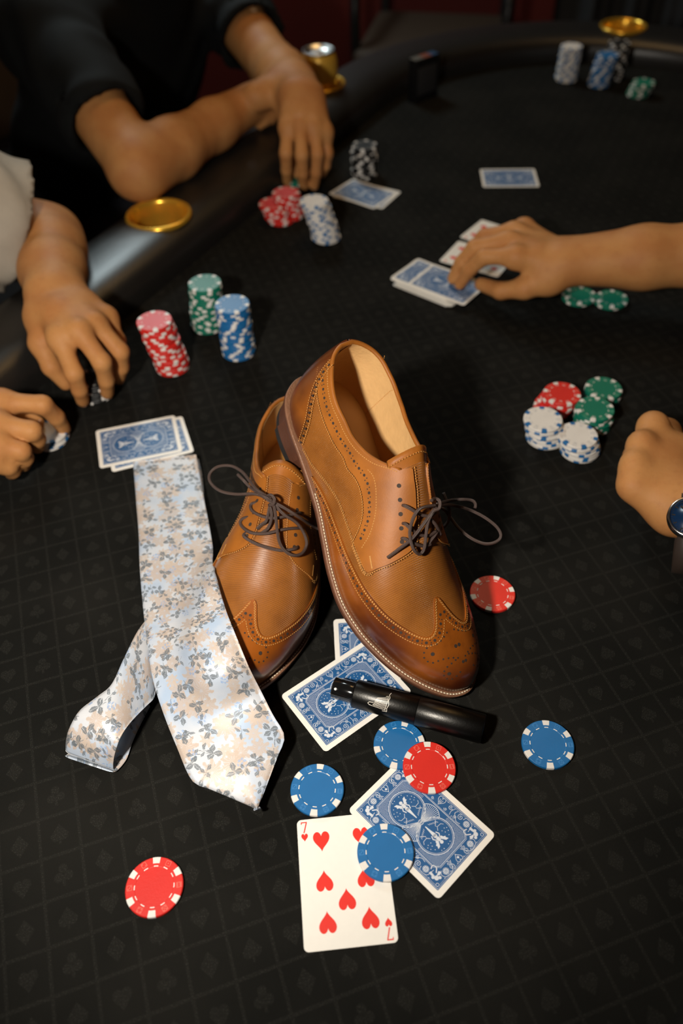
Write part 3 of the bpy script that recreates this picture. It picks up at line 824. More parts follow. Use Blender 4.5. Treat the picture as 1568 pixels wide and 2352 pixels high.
laces(rear, rear_solid, REAR_M, REAR_T, -1, [
    # crossings
    [(597, 1152, None, -.003), (577, 1158), (578, 1172), (600, 1185, None, .004), (630, 1190, None, .005), (660, 1185, None, .004), (686, 1178), (692, 1180, None, -.003)],
    [(578, 1186, None, -.003), (556, 1192), (553, 1206), (575, 1223, None, .004), (610, 1225, None, .005), (650, 1216, None, .004), (685, 1213), (693, 1216, None, -.003)],
    [(566, 1223, None, -.002), (560, 1232), (590, 1250, None, .003), (630, 1262, None, .004), (655, 1264, None, .004), (678, 1260), (684, 1254, None, -.002)],
    [(620, 1160, None, .007), (612, 1195, None, .005), (600, 1205, None, .003), (590, 1215, None, .002)],
    [(618, 1158, None, .007), (624, 1185, None, .006), (616, 1212, None, .004), (600, 1225, None, .003)],
    # bow
    [(640, 1172, None, .009), (618, 1150, None, .011), (588, 1135, None, .012), (540, 1135, .098), (505, 1127, .094), (483, 1108, .092), (482, 1088, .093), (500, 1072, .095), (530, 1070, .098), (555, 1083, .101), (572, 1103, .106), (590, 1125, None, .013), (622, 1146, None, .013)],
    [(546, 1090, .104), (560, 1104, .107), (576, 1120, None, .013), (605, 1140, None, .014), (625, 1150, None, .012)],
    [(622, 1148, None, .012), (650, 1180, None, .010), (680, 1200, None, .007), (698, 1225, None, .006), (704, 1250, None, .005), (694, 1270, None, .005), (675, 1276, None, .005), (655, 1266, None, .006), (642, 1246, None, .006), (636, 1215, None, .008), (633, 1185, None, .010), (628, 1160, None, .012), (618, 1146, None, .012)],
    [(624, 1152, None, .012), (655, 1168, None, .011), (690, 1190, None, .009), (725, 1212, None, .009), (748, 1217, None, .010), (763, 1213, None, .010)],
    # knot
    [(612, 1140, None, .011), (622, 1137, None, .015), (630, 1146, None, .016), (628, 1158, None, .013), (618, 1160, None, .010)],
])
laces(front, front_solid, FRONT_M, FRONT_T, 1, [
    [(922, 1160, None, -.003), (930, 1162), (945, 1170, None, .003), (965, 1182, None, .004), (985, 1185, None, .006), (1000, 1178, None, .004)],
    [(922, 1203, None, -.003), (930, 1203), (944, 1215, None, .004), (962, 1228, None, .004), (985, 1230, None, .005), (1002, 1220, None, .004)],
    [(920, 1238, None, -.003), (928, 1237), (950, 1248, None, .003), (972, 1254, None, .004), (990, 1250, None, .004)],
    [(985, 1190, None, .006), (1000, 1205, None, .006), (1012, 1228, None, .004)],
    [(1000, 1160, None, .010), (965, 1168, None, .010), (948, 1192, None, .009), (941, 1225, None, .007), (948, 1258, None, .006), (963, 1273, None, .006), (974, 1260, None, .006), (978, 1230, None, .007), (984, 1195, None, .009), (1002, 1165, None, .011)],
    [(998, 1168, None, .009), (975, 1200, None, .008), (945, 1238, None, .006), (915, 1262, None, .0035), (890, 1281, None, .002)],
    [(1004, 1162, None, .012), (1035, 1160, .098), (1075, 1170, .095), (1112, 1188, .09), (1140, 1210, .086), (1150, 1230, .084), (1140, 1244, .082), (1115, 1249, .081), (1085, 1238, .082), (1055, 1215, .085), (1035, 1190, .09), (1022, 1172, .096), (1006, 1163, None, .012)],
    [(1004, 1158, None, .012), (1030, 1150, .101), (1060, 1147, .10), (1085, 1150, .098), (1092, 1160, .096), (1090, 1167, .095)],
    [(1018, 1132, .104), (1024, 1148, .101), (1032, 1175, .095), (1030, 1195, .09), (1018, 1212, .086)],
    [(990, 1150, None, .010), (1000, 1145, None, .014), (1010, 1152, None, .016), (1008, 1168, None, .014), (996, 1172, None, .010)],
    [(975, 1262, None, .003), (990, 1240, None, .004), (1003, 1222, None, .004), (1012, 1200, None, .004)],
])
# ---------------------------------------------------------------- playing cards
CWD, CLN, CTH = .0635, .0889, .0003
M_card = mat('card_stock', (.80, .77, .71), .42, spec=.4, noise=(200, .03))
M_cblue = mat('card_blue_ink', (.012, .090, .25), .45, noise=(300, .06))
M_cwhite = mat('card_white_line', (.62, .66, .72), .45, noise=(300, .03))
M_cred = mat('card_red_ink', (.72, .022, .012), .45, noise=(300, .05))
def rrect(w, h, r, n=6):
    P = []
    for cx, cy, a in ((w/2-r, h/2-r, 0), (-w/2+r, h/2-r, PI/2), (-w/2+r, -h/2+r, PI), (w/2-r, -h/2+r, 1.5*PI)):
        P += [(cx+r*math.cos(a+i*PI/2/n), cy+r*math.sin(a+i*PI/2/n)) for i in range(n+1)]
    return np.array(P)
_P = rrect(CWD, CLN, .0034); _n = len(_P)
V = np.concatenate([np.c_[_P, np.zeros(_n)], np.c_[_P, np.full(_n, CTH)]])
ME_card = mesh('card_body', V, [tuple(range(_n))[::-1], tuple(range(_n, 2*_n))]+[(i, (i+1) % _n, (i+1) % _n+_n, i+_n) for i in range(_n)], M_card, False)
class Art:
    """flat line art in millimetres, z = height over the card"""
    def __init__(s, z): s.mb = MB(); s.z = z
    def poly(s, P):
        P = np.asarray(P, float)
        a = P[:, 0]*np.roll(P[:, 1], -1)-P[:, 1]*np.roll(P[:, 0], -1)
        if a.sum() < 0: P = P[::-1]
        s.mb.put(np.c_[P*.001, np.full(len(P), s.z)], [tuple(range(len(P)))])
    def stroke(s, P, w, closed=False, taper=False):
        P = np.asarray(P, float); n = len(P)
        T = (np.roll(P, -1, 0)-np.roll(P, 1, 0)) if closed else np.gradient(P, axis=0)
        T /= np.maximum(np.linalg.norm(T, axis=1, keepdims=True), 1e-9); Nn = np.stack([-T[:, 1], T[:, 0]], 1)
        ww = np.full(n, w/2) if not taper else w/2*np.sin(np.linspace(.25, PI-.1, n))
        A = P+Nn*ww[:, None]; B = P-Nn*ww[:, None]
        V = np.concatenate([A, B]); F = [(i+n, (i+1) % n+n, (i+1) % n, i) for i in range(n if closed else n-1)]
        s.mb.put(np.c_[V*.001, np.full(2*n, s.z)], F)
    def circle(s, c, r, w, n=40):
        th = np.arange(n)*2*PI/n; s.stroke(np.stack([c[0]+r*np.cos(th), c[1]+r*np.sin(th)], 1), w, True)
    def disc(s, c, r, n=16, sx=1., rot=0.):
        th = np.arange(n)*2*PI/n; x = r*sx*np.cos(th); y = r*np.sin(th)
        s.poly(np.stack([c[0]+x*math.cos(rot)-y*math.sin(rot), c[1]+x*math.sin(rot)+y*math.cos(rot)], 1))
    def rosette(s, c, r, k=8):
        for i in range(k):
            a = i*2*PI/k; s.disc((c[0]+r*.62*math.cos(a), c[1]+r*.62*math.sin(a)), r*.24, 8)
        s.disc(c, r*.26, 10); s.circle(c, r*1.0, r*.14, 24)
    def spiral(s, c, r, turns, a0, w, d=1):
        t = np.linspace(0, 1, 40); rr = r*(1-t*.85); th = a0+d*turns*2*PI*t
        s.stroke(np.stack([c[0]+rr*np.cos(th), c[1]+rr*np.sin(th)], 1), w); s.disc((c[0]+rr[-1]*math.cos(th[-1]), c[1]+rr[-1]*math.sin(th[-1])), w*.9, 8)
def heart(c, h, flip=False, n=40):
    t = np.arange(n)*2*PI/n
    x = 16*np.sin(t)**3; y = 13*np.cos(t)-5*np.cos(2*t)-2*np.cos(3*t)-np.cos(4*t)
    P = np.stack([x*.82, y+2.5], 1)*(h/29.); P[:, 1] *= 1.08
    if flip: P = -P
    return P+np.asarray(c)
# --- back: white ornament on a blue field
fld = Art(CTH+.00002); fld.poly(rrect(63.5-8.6, 88.9-8.6, .6, 2))
ME_back = fld.mb.build('back_print', M_cblue, False)
ar = Art(CTH+.00005)
FX, FY = 27.45, 40.15
for q, w in ((.7, .35), (1.7, .22)):
    ar.stroke([(FX-q, FY-q), (-FX+q, FY-q), (-FX+q, -FY+q), (FX-q, -FY+q)], w, True)
def inside_free(x, y):
    if any((x)**2+(y-c)**2 < 14.2**2 for c in (13.9, -13.9)): return False
    return abs(x) < 16.6 and abs(y) < 30.0
for c in (13.9, -13.9):
    ar.circle((0, c), 13.6, .55, 56); ar.circle((0, c), 12.6, .22, 56)
# inner panel frame
ar.stroke([(17.2, 27), (14, 30.6), (-14, 30.6), (-17.2, 27), (-17.2, -27), (-14, -30.6), (14, -30.6), (17.2, -27)], .4, True)
ar.stroke([(18.0, 27.4), (14.3, 31.5), (-14.3, 31.5), (-18.0, 27.4), (-18.0, -27.4), (-14.3, -31.5), (14.3, -31.5), (18.0, -27.4)], .22, True)
# fan of rays at the waist
for sd in (-1, 1):
    for i in range(13):
        a = math.radians(-42+7*i); r1 = 15.6
        ar.stroke([(sd*2.2*math.cos(a), 2.2*math.sin(a)), (sd*r1*math.cos(a), r1*math.sin(a)*.72)], .28)
    th = np.radians(np.linspace(-42, 42, 20)); ar.stroke(np.stack([sd*15.9*np.cos(th), 15.9*.72*np.sin(th)], 1), .4)
ar.circle((0, 0), 1.9, .35, 20); ar.disc((0, 0), .8, 10)
# stipple between the circles and the frame
for i, y in enumerate(np.arange(-29.6, 29.7, .78)):
    for x in np.arange(-16.2+(i % 2)*.45, 16.3, .9):
        if inside_free(x, y) and not (abs(y) < 11 and abs(x) < 16.3 and abs(y) < abs(x)*.78+1): ar.disc((x, y), .24, 5)
# winged figure with a sweep of robe in each circle, stars and reeds
for sg in (1, -1):
    tr = lambda P: np.asarray(P, float)*sg
    cy = 13.9
    def blob(x, y, r, sx=1., rot=0.): ar.disc(tr((x, y)), r, 14, sx, rot)
    blob(0, cy+6.2, 1.35); blob(0, cy+3.2, 1.9, .8); blob(.2, cy+.2, 1.6, .9)
    ar.poly(tr([(-1.5, cy+.4), (1.7, cy+.4), (1.1, cy-4), (.5, cy-9.6), (-.1, cy-9.6), (-.7, cy-4)]))
    for s2 in (-1, 1):
        ar.poly(tr([(s2*1.0, cy+4.0), (s2*3.4, cy+7.6), (s2*5.6, cy+8.0), (s2*4.6, cy+6.0), (s2*5.2, cy+5.2), (s2*3.6, cy+4.4), (s2*3.2, cy+3.0), (s2*1.2, cy+2.4)]))
        ar.stroke(tr([(s2*1.6, cy+3.2), (s2*3.2, cy+.8), (s2*2.2, cy-1.6)]), .8)
        ar.stroke(tr([(s2*4, cy-1), (s2*6, cy-3.2), (s2*5.4, cy-4.6), (s2*8.6, cy-7.4)]), .34)
        ar.stroke(tr([(s2*6, cy-3.2), (s2*9.4, cy-3.0), (s2*10.6, cy-1.2)]), .3)
        for k in range(6): ar.stroke(tr([(s2*(2.4+k*1.15), cy-9.4+k*.55), (s2*(3.0+k*1.15), cy-7.9+k*.6)]), .26)
        for x, y in ((7.2, 3.4), (8.8, 1.0), (9.6, 4.2), (7.6, 6.6), (6.2, 1.2), (10.4, 2.0), (4.6, 10.2), (2.4, 10.6)): ar.disc(tr((s2*x, cy+y)), .34, 6)
# border ornament, repeated by quarter
for sx in (-1, 1):
    for sy in (-1, 1):
        f = lambda P: np.asarray(P, float)*np.array([sx, sy])
        d = sx*sy
        # corner flower with leaves
        cx, cyy = 21.6, 34.0
        ar.disc(f((cx, cyy)), 1.7, 12); ar.disc(f((cx-1.9, cyy+1.5)), 1.15, 10); ar.disc(f((cx+1.5, cyy-2.1)), 1.15, 10)
        ar.poly(f([(cx-1, cyy-1), (cx-4.6, cyy-2.2), (cx-5.4, cyy-.4), (cx-3.2, cyy+.3)])); ar.poly(f([(cx, cyy-1.4), (cx-.6, cyy-5.8), (cx+1.3, cyy-6.3), (cx+1.4, cyy-3.2)]))
        ar.stroke(f(spline([(cx-2.4, cyy-2.4), (cx-5.2, cyy-4.8), (cx-4.4, cyy-7.6), (cx-2.0, cyy-7.0)], 6)), .8)
        ar.circle(f((24.6, 37.4)), 1.1, .3, 14)
        ar.rosette(f((13.4, 35.6)), 2.2); ar.rosette(f((22.4, 24.6)), 2.2)
        ar.spiral(f((8.0, 36.6)), 2.3, 1.4, PI/2*sy, .36, d); ar.spiral(f((8.2, 33.4)), 1.6, 1.3, -PI/2*sy, .32, -d)
        ar.spiral(f((23.4, 18.2)), 2.4, 1.5, 0 if sx > 0 else PI, .36, -d); ar.spiral(f((20.4, 15.2)), 1.5, 1.3, PI if sx > 0 else 0, .32, d)
        ar.spiral(f((24.0, 8.4)), 1.9, 1.4, PI/2*sy, .34, d); ar.spiral(f((20.2, 6.2)), 1.3, 1.3, -PI/2*sy, .3, -d)
        ar.stroke(f(spline([(5.5, 32.6), (9.5, 38.6), (15.8, 38.4), (17.6, 35.2), (15.6, 33.0)], 8)), .34)
        ar.stroke(f(spline([(18.9, 29), (24.8, 27.8), (25.8, 22.2), (23.2, 20.8)], 8)), .34)
        ar.stroke(f(spline([(19.2, 21), (18.9, 17.5), (22.6, 13.4), (25.4, 14.2)], 8)), .34)
        ar.stroke(f(spline([(19, 11), (22, 10.4), (25.6, 11.6)], 8)), .3)
        for x, y in ((11, 38), (17.6, 38.2), (25.4, 30), (19.6, 27), (19.2, 12.8), (25.6, 4.4), (3.4, 38)): ar.disc(f((x, y)), .38, 6)
for sg in (-1, 1):
    for P in (heart((0, 0), 5.6),):
        ar.stroke(P*np.array([1, sg])+np.array([0, sg*35.4]), .34, True); ar.disc((0, sg*35.4), .9, 8)
    Q = heart((0, 0), 6.4); Q = np.stack([Q[:, 1]*sg, Q[:, 0]], 1)
    ar.stroke(Q+np.array([sg*22.4, 0]), .34, True)
    for k in (-1, 0, 1): ar.stroke([(sg*20.6, k*.5), (sg*23.6, k*1.3)], .3)
ME_art = ar.mb.build('back_ornament', M_cwhite, False)
# --- seven of hearts
def art_mesh(name, polys, z=CTH+.00003):
    a = Art(z)
    for P in polys: a.poly(P)
    return a.mb.build(name, M_cred, False)
def dia(x, y, h): return [(x-h*.38, y), (x, y-h*.5), (x+h*.38, y), (x, y+h*.5)]
PIPS = {'diamond': [('diamond_pip', art_mesh('diamond_pip', [dia(*q)])) for q in [(-14, 31, 12), (14, 31, 12), (-14, -31, 12), (14, -31, 12)]]+[('index_pip', art_mesh('index_pip', [dia(*q)])) for q in [(-26.6, 37, 5), (26.6, -37, 5)]],
        'seven': [('heart_pip', art_mesh('heart_pip', [heart((x, y), 13.4, fl)])) for x, y, fl in ((-14.6, 27.2, False), (14.6, 27.2, False), (-14.6, 0, True), (14.6, 0, True), (0, -13.6, True), (-14.6, -27.2, True), (14.6, -27.2, True))]
        + [('index_pip', art_mesh('index_pip', [heart((-26.6*sg, 31.2*sg), 5.4, sg < 0)])) for sg in (1, -1)]
        + [('index_numeral', art_mesh('index_numeral', [(np.array([(-2.2, 4.1), (-2.2, 2.3), (-1.65, 2.3), (-1.6, 3.3), (1.35, 3.3), (-.75, -4.0), (.15, -4.0), (2.3, 3.5), (2.3, 4.1)])+np.array([-26.6, 38.6]))*sg])) for sg in (1, -1)]}
def card(label, xy, ang, z, face='back', group=None, tilt=None):
    o = thing('playing_card', label, 'playing card', (xy[0], xy[1], z), (0, 0, ang) if tilt is None else (tilt[0], tilt[1], ang), group)
    add('card_body', ME_card, o)
    if face == 'back':
        b = add('back_print', ME_back, o); add('back_ornament', ME_art, b)
    elif face in PIPS:
        for nm_, me_ in PIPS[face]: add(nm_, me_, o)
    return o
# near cards: the long side of the mesh is local y
card('white playing card showing the seven of hearts', (-.00726, .19147), .0667, 0, 'seven')
card('blue-backed playing card lying partly over the seven of hearts', (.04983, .22878), .7471, CTH+.0003)
card('blue-backed playing card under the black spray bottle cap', (-.00175, .3377), .6114+PI/2, CTH+.00025)
_a = un(765, 1423); _t = .02
card('blue-backed playing card peeking out from under the propped shoe', (_a[0]+.0445*math.cos(_t)+.0318*math.sin(_t), _a[1]+.0445*math.sin(_t)-.0318*math.cos(_t)), _t+PI/2, 0)
card('blue-backed playing card atop another at the folded end of the tie', (-.22086, .66055), .2498+PI/2, CTH+.0002)
_c = (un(418, 955)+un(258, 1086))/2
_e = un(445, 1036)-un(418, 955)
card('blue-backed playing card half covered by another at the folded tie', _c[:2], math.atan2(_e[1], _e[0])+PI, 0)
card('lone blue-backed card lying on the bare middle of the cloth', (.29076, 1.26164), -.0646+PI/2, 0)
_q = [un(759, 445), un(820, 417), un(915, 440), un(841, 481)]
_c = sum(_q)/4; _e = (_q[2]-_q[1])+(_q[3]-_q[0])
_ang = math.atan2(_e[1], _e[0])
card('upper of two crossed blue-backed cards beside the black chip stack', _c[:2], _ang+PI/2, CTH+.0003)
card('lower of two crossed blue-backed cards beside the black chip stack', _c[:2]+np.array([.006, -.002]), _ang+PI/2+.13, 0)
# face-up cards beside the deck
def corner_card(label, tl, tr, z, **k):
    """tl -> tr is the short edge of a card"""
    A, B = un(*tl), un(*tr); e = B-A; a = math.atan2(e[1], e[0])
    c = A[:2]+np.array([math.cos(a), math.sin(a)])*CWD/2+np.array([math.sin(a), -math.cos(a)])*CLN/2
    return card(label, c, a, z, **k)
corner_card('face-up red diamond card beyond the dealing hand', (1055, 545), (1108, 503), 0, face='diamond')
corner_card('face-up red diamond card between the deck and the dealing fingers', (1008, 600), (1052, 554), 0, face='diamond')
# deck, spread a little; every card by itself
random.seed(4)
_A, _B = un(903, 655), un(1029, 705)
_e = _B-_A; _ang = math.atan2(_e[1], _e[0])
_base = _A[:2]+np.array([math.cos(_ang), math.sin(_ang)])*CLN/2+np.array([-math.sin(_ang), math.cos(_ang)])*CWD/2
NDECK = 26
ORD_ = 'lowest second third fourth fifth sixth seventh eighth ninth tenth eleventh twelfth thirteenth fourteenth fifteenth sixteenth seventeenth eighteenth nineteenth twentieth twenty-first twenty-second twenty-third twenty-fourth twenty-fifth twenty-sixth'.split()
for i in range(NDECK):
    f = i/(NDECK-1)
    sh = np.array([math.cos(_ang), math.sin(_ang)])*(random.uniform(-.002, .002)+.004*math.sin(f*5))+np.array([-math.sin(_ang), math.cos(_ang)])*random.uniform(-.0015, .0015)
    a = _ang+random.uniform(-.03, .03)
    lab = ('lowest' if i == 0 else ORD_[i])+' card from the bottom of the loose deck under the dealing hand'; g = 'cards within the dealt deck'; fc = 'none'
    if i == NDECK-2: lab, g, fc = 'blue-backed card second from the top of the loose deck', None, 'back'
    if i == NDECK-1:
        lab, g, fc = 'topmost blue-backed card slid sideways off the loose deck', None, 'back'
        sh = sh+np.array([math.cos(_ang), math.sin(_ang)])*.024; a = _ang+.02
    card(lab, _base+sh, a-PI/2, i*.00036, fc, g)
# ---------------------------------------------------------------- poker chips
CR, CT = .0203, .0033
def chipcol(name, c): return mat(name, c, .42, spec=.45, noise=(60, .08), bump=(500, .05))
CH = {'red': chipcol('chip_red', (.60, .022, .016)), 'blue': chipcol('chip_blue', (.010, .125, .33)), 'green': chipcol('chip_green', (.003, .155, .095)),
      'white': chipcol('chip_white', (.70, .67, .63)), 'black': chipcol('chip_black', (.010, .010, .010))}
V, F = lathe([(0, 0), (CR-.0005, 0), (CR, .0005), (CR, CT-.0005), (CR-.0005, CT), (.0137, CT), (.0134, CT-.00015), (0, CT-.00015)], 48)
ME_chip = {k: mesh('body', V, F, m) for k, m in CH.items()}
for me in ME_chip.values():
    me.polygons.foreach_set('use_smooth', [False]*len(me.polygons))
def spot_mesh(m):
    a = np.radians(np.linspace(-8.2, 8.2, 6)); mb = MB(); e = .00006
    prof = [(.0158, -e), (CR-.0004, -e), (CR+e, .0005), (CR+e, CT-.0005), (CR-.0004, CT+e), (.0158, CT+e)]
    V = np.array([(r*math.cos(t), r*math.sin(t), z) for t in a for r, z in prof]); n = len(prof)
    F = [(i*n+k, (i+1)*n+k, (i+1)*n+(k+1) % n, i*n+(k+1) % n) for i in range(5) for k in range(n)]+[tuple(range(n)), tuple(range(5*n, 6*n))[::-1]]
    return mesh('edge_spot', V, F, m, False)
ME_spot_w = spot_mesh(CH['white']); ME_spot_b = spot_mesh(CH['blue'])
def ring_mesh(m):
    mb = MB()
    for k in range(12):
        a0 = k*PI/6; a = a0+np.radians(np.linspace(-6.5, 6.5, 4)); z = CT+.00004
        V = [(r*math.cos(t), r*math.sin(t), z) for r in (.01355, .01425) for t in a]
        mb.put(V, [(i, i+4, i+5, i+1) for i in range(3)])
    return mb.build('dash_ring', m, False)
ME_ring_w = ring_mesh(CH['white']); ME_ring_b = ring_mesh(mat('chip_grey_print', (.35, .36, .38), .5))
def dice_mesh(m):
    mb = MB(); z = CT+.00005
    pips = {1: [(0, 0)], 2: [(-1, -1), (1, 1)], 3: [(-1, -1), (0, 0), (1, 1)], 4: [(-1, -1), (1, 1), (-1, 1), (1, -1)], 5: [(-1, -1), (1, 1), (-1, 1), (1, -1), (0, 0)], 6: [(-1, -1), (1, 1), (-1, 1), (1, -1), (-1, 0), (1, 0)]}
    for k in range(6):
        a = (k+.5)*PI/3; c = np.array([.0173*math.cos(a), .0173*math.sin(a)]); e1 = np.array([math.cos(a+.12), math.sin(a+.12)]); e2 = np.array([-e1[1], e1[0]])
        sq = [c+e1*x*.0017+e2*y*.0017 for x, y in ((-1, -1), (1, -1), (1, 1), (-1, 1))]
        for i in range(4):       # thin raised outline of a die
            p, q = sq[i], sq[(i+1) % 4]; d = (q-p)/np.linalg.norm(q-p); n_ = np.array([-d[1], d[0]])*.00016
            mb.put([(*(p-n_), z), (*(q-n_), z), (*(q+n_), z), (*(p+n_), z)], [(0, 1, 2, 3)])
        for x, y in pips[k+1]:
            o = c+e1*x*.0009+e2*y*.0009; th = np.arange(7)*2*PI/7
            mb.put([(o[0]+.00042*math.cos(t), o[1]+.00042*math.sin(t), z) for t in th], [tuple(range(7))])
    return mb.build('dice_relief', m, False)
DICE = {'red': dice_mesh(chipcol('chip_red_relief', (.72, .16, .12))), 'blue': dice_mesh(chipcol('chip_blue_relief', (.05, .22, .50))), 'green': dice_mesh(chipcol('chip_green_relief', (.10, .32, .2))),
        'white': dice_mesh(chipcol('chip_white_relief', (.45, .46, .48))), 'black': dice_mesh(chipcol('chip_black_relief', (.06, .06, .06)))}
def chip(color, label, loc, rz=0., tilt=None, group=None, detail=True):
    o = thing('poker_chip', label, 'poker chip', loc, None, group)
    Rm = Matrix.Rotation(rz, 4, 'Z')
    if tilt is not None: Rm = Matrix.Rotation(tilt[1], 4, Vector(tilt[0]))@Rm
    o.rotation_euler = Rm.to_euler()
    add('body', ME_chip[color], o)
    sp = ME_spot_b if color == 'white' else ME_spot_w
    for k in range(6): add('edge_spot', sp, o, rot=(0, 0, k*PI/3))
    if detail:
        add('dash_ring', ME_ring_b if color == 'white' else ME_ring_w, o)
        add('dice_relief', DICE[color], o, kind='stuff')
    return o
def loose(color, label, px, py, z=0., rot=0.):
    p = un(px, py, z+CT); return chip(color, label, (p[0], p[1], z), math.radians(rot))
loose('blue', 'blue poker chip lying alone right of the spray bottle', 1258, 1708, 0, 24)
loose('red', 'red poker chip lying by the toe of the propped shoe', 1131, 1362, 0, 10)
loose('blue', 'blue poker chip lying off the upper left corner of the seven of hearts', 728, 1812, 0, 22)
loose('red', 'red poker chip lying alone on the patterned cloth below the tie tip', 354, 2036, 0, 32)
loose('blue', 'blue poker chip lying on the corner of the seven of hearts', 885, 1956, .00095, 30)
_b = un(917, 1709, CT); loose('blue', 'blue poker chip partly covered by a red chip', 917, 1709, 0, 12)
_r = un(985, 1762, CT+.0016); _d = (_b-_r)[:2]; _dist = np.linalg.norm(_d); _d /= _dist
_sl = (.0036-.0007)/_dist
chip('red', 'red poker chip leaning on a blue chip over a card corner', (_r[0], _r[1], .00075+CR*_sl), math.radians(30), ((-_d[1], _d[0], 0), -math.atan(_sl)))
ORD = 'lowest second third fourth fifth sixth seventh eighth ninth tenth eleventh twelfth thirteenth fourteenth fifteenth sixteenth seventeenth eighteenth nineteenth twentieth twenty-first twenty-second twenty-third twenty-fourth twenty-fifth'.split()
def stack(color, base, top, label, group, seed, jit=.0009, n=None, toplabel=None, wob=0.0):
    """stack of single chips; base and top are the centres of the lowest and highest disc in the photograph"""
    rnd = random.Random(seed)
    B = un(*base, CT/2)
    best = min(((pj((B[0], B[1], z))[1]-top[1])**2, z) for z in np.arange(.004, .12, .0005))[1]
    if n is None: n = max(1, int(round(best/CT)))
    Tp = un(*top, n*CT)
    for i in range(n):
        f = i/max(1, n-1); c = B*(1-f)+Tp*f
        c = c+np.array([rnd.uniform(-jit, jit)+wob*math.sin(f*4.2+seed), rnd.uniform(-jit, jit)+wob*math.cos(f*3.1+seed), 0])
        lab = (ORD[i]+' '+label.replace(' chip', ' chip from the bottom', 1)) if i < n-1 else 'topmost '+label
        chip(color, lab, (c[0], c[1], i*CT), rnd.uniform(0, PI/3), group=group, detail=(i == n-1))
    return n
NS = {}
NS['r1'] = stack('red', (396, 842), (357, 735), 'red chip of the leaning stack by the seated player', 'red stack by the left player', 1, .0012, wob=.001)
NS['g1'] = stack('green', (476, 747), (470, 650), 'green chip of the tall stack behind the blue one', 'green stack by the left player', 2)
NS['b1'] = stack('blue', (549, 806), (532, 697), 'blue chip of the tall stack before the green one', 'blue stack by the left player', 3)
NS['r2'] = stack('red', (668, 492), (656, 441), 'red chip of the stack beside the black-shirted player\'s fingers', 'rear red stack by the reaching fingers', 4, .0016)
NS['r3'] = stack('red', (645, 504), (627, 467), 'red chip of the low stack left of the white one', 'low red stack by the white stack', 5, .0016)
NS['w2'] = stack('white', (749, 546), (722, 459), 'white chip of the tall stack by the red stacks', 'tall white stack', 6, .0016, wob=.001)
NS['k2'] = stack('black', (838, 398), (836, 333), 'black chip of the stack beyond the crossed cards', 'black stack beyond the crossed cards', 7, .0025)
NS['w3'] = stack('white', (1253, 1005), (1250, 962), 'white chip of the larger pile under the red ones', 'left white pile before the fist', 8, .0016)
NS['w4'] = stack('white', (1330, 1032), (1328, 1000), 'white chip of the low pile by the green ones', 'right white pile before the fist', 9, .0016)
NS['r4'] = stack('red', (1266, 938), (1290, 903), 'red chip of the slanting pile behind the white ones', 'red pile before the fist', 10, .001)
NS['g4'] = stack('green', (1360, 972), (1366, 938), 'green chip of the nearer green pile', 'nearer green pile before the fist', 11, .001)
NS['g5'] = stack('green', (1384, 908), (1386, 891), 'green chip of the farther green pile', 'farther green pile before the fist', 12, .001)
NS['g6'] = stack('green', (1328, 684), (1330, 676), 'green chip lying under the dealing forearm', 'green chips under the forearm', 13, .002)
NS['g7'] = stack('green', (1402, 692), (1402, 684), 'green chip lying beyond the others under the dealing forearm', 'far green chips under the forearm', 14, .002)
NS['w5'] = stack('white', (1298, 180), (1313, 105), 'white chip of the tall stack by the far rail', 'white stack by the far rail', 15, .0012)
NS['b5'] = stack('blue', (1374, 192), (1396, 126), 'blue chip of the curved stack by the far rail', 'blue stack by the far rail', 16, .0012, wob=.002)
NS['k5'] = stack('black', (1404, 178), (1424, 97), 'black chip of the tall stack behind the blue one', 'black stack by the far rail', 17, .0014)
NS['g8'] = stack('green', (1464, 216), (1478, 188), 'green chip of the short stack by the far rail', 'green stack by the far rail', 18, .0012)
print('stack sizes', NS)

# ---------------------------------------------------------------- spray bottle
M_matte = mat('matte_black_metal', (.045, .044, .042), .36, metal=1., spec=.6, noise=(80, .2), bump=(700, .05))
M_gloss = mat('gloss_black_plastic', (.006, .006, .006), .08, spec=.6, coat=.6, noise=(80, .1))
M_silver = mat('silver_print', (.78, .72, .62), .35, noise=(300, .05)); M_nozzle = mat('nozzle_white', (.8, .8, .78), .3, noise=(100, .05))
RB = .0116
_p0 = un(813, 1592, RB+CTH*2); _p1 = un(1110, 1675, RB+CTH*2); _ax = _p1-_p0; _ax[2] = 0; BL = np.linalg.norm(_ax); _ax /= BL
bot = thing('spray_bottle', 'small black atomizer spray bottle lying on a card by the shoe toe', 'spray bottle', (_p0[0], _p0[1], RB+CTH*2+.0002), None)
_zb = np.cross(_ax, (0, 0, 1)); # local: x along bottle, y sideways, z up
bot.rotation_euler = Matrix(np.stack([_ax, np.cross((0, 0, 1), _ax), (0, 0, 1)], 1).tolist()).to_euler()
def lay(V): V = np.asarray(V); return np.stack([V[:, 2], V[:, 0], V[:, 1]], 1)   # lathe axis z -> local x
seam = BL*.50
V, F = lathe([(0, 0), (.0098, 0), (.0112, .0008), (RB, .0016), (RB, seam-.0003), (RB-.0002, seam), (0, seam)], 48); add('upper_case', mesh('upper_case', lay(V), F, M_matte), bot)
V, F = lathe([(0, seam), (RB-.0002, seam), (RB, seam+.0003), (RB, BL-.0009), (RB-.0008, BL), (0, BL)], 48); add('lower_case', mesh('lower_case', lay(V), F, M_matte), bot)
V, F = lathe([(0, -.0178), (.0080, -.0178), (.0088, -.0170), (.0089, -.001), (.0089, .0005), (0, .0005)], 40); hd = add('spray_head', mesh('spray_head', lay(V), F, M_gloss), bot)
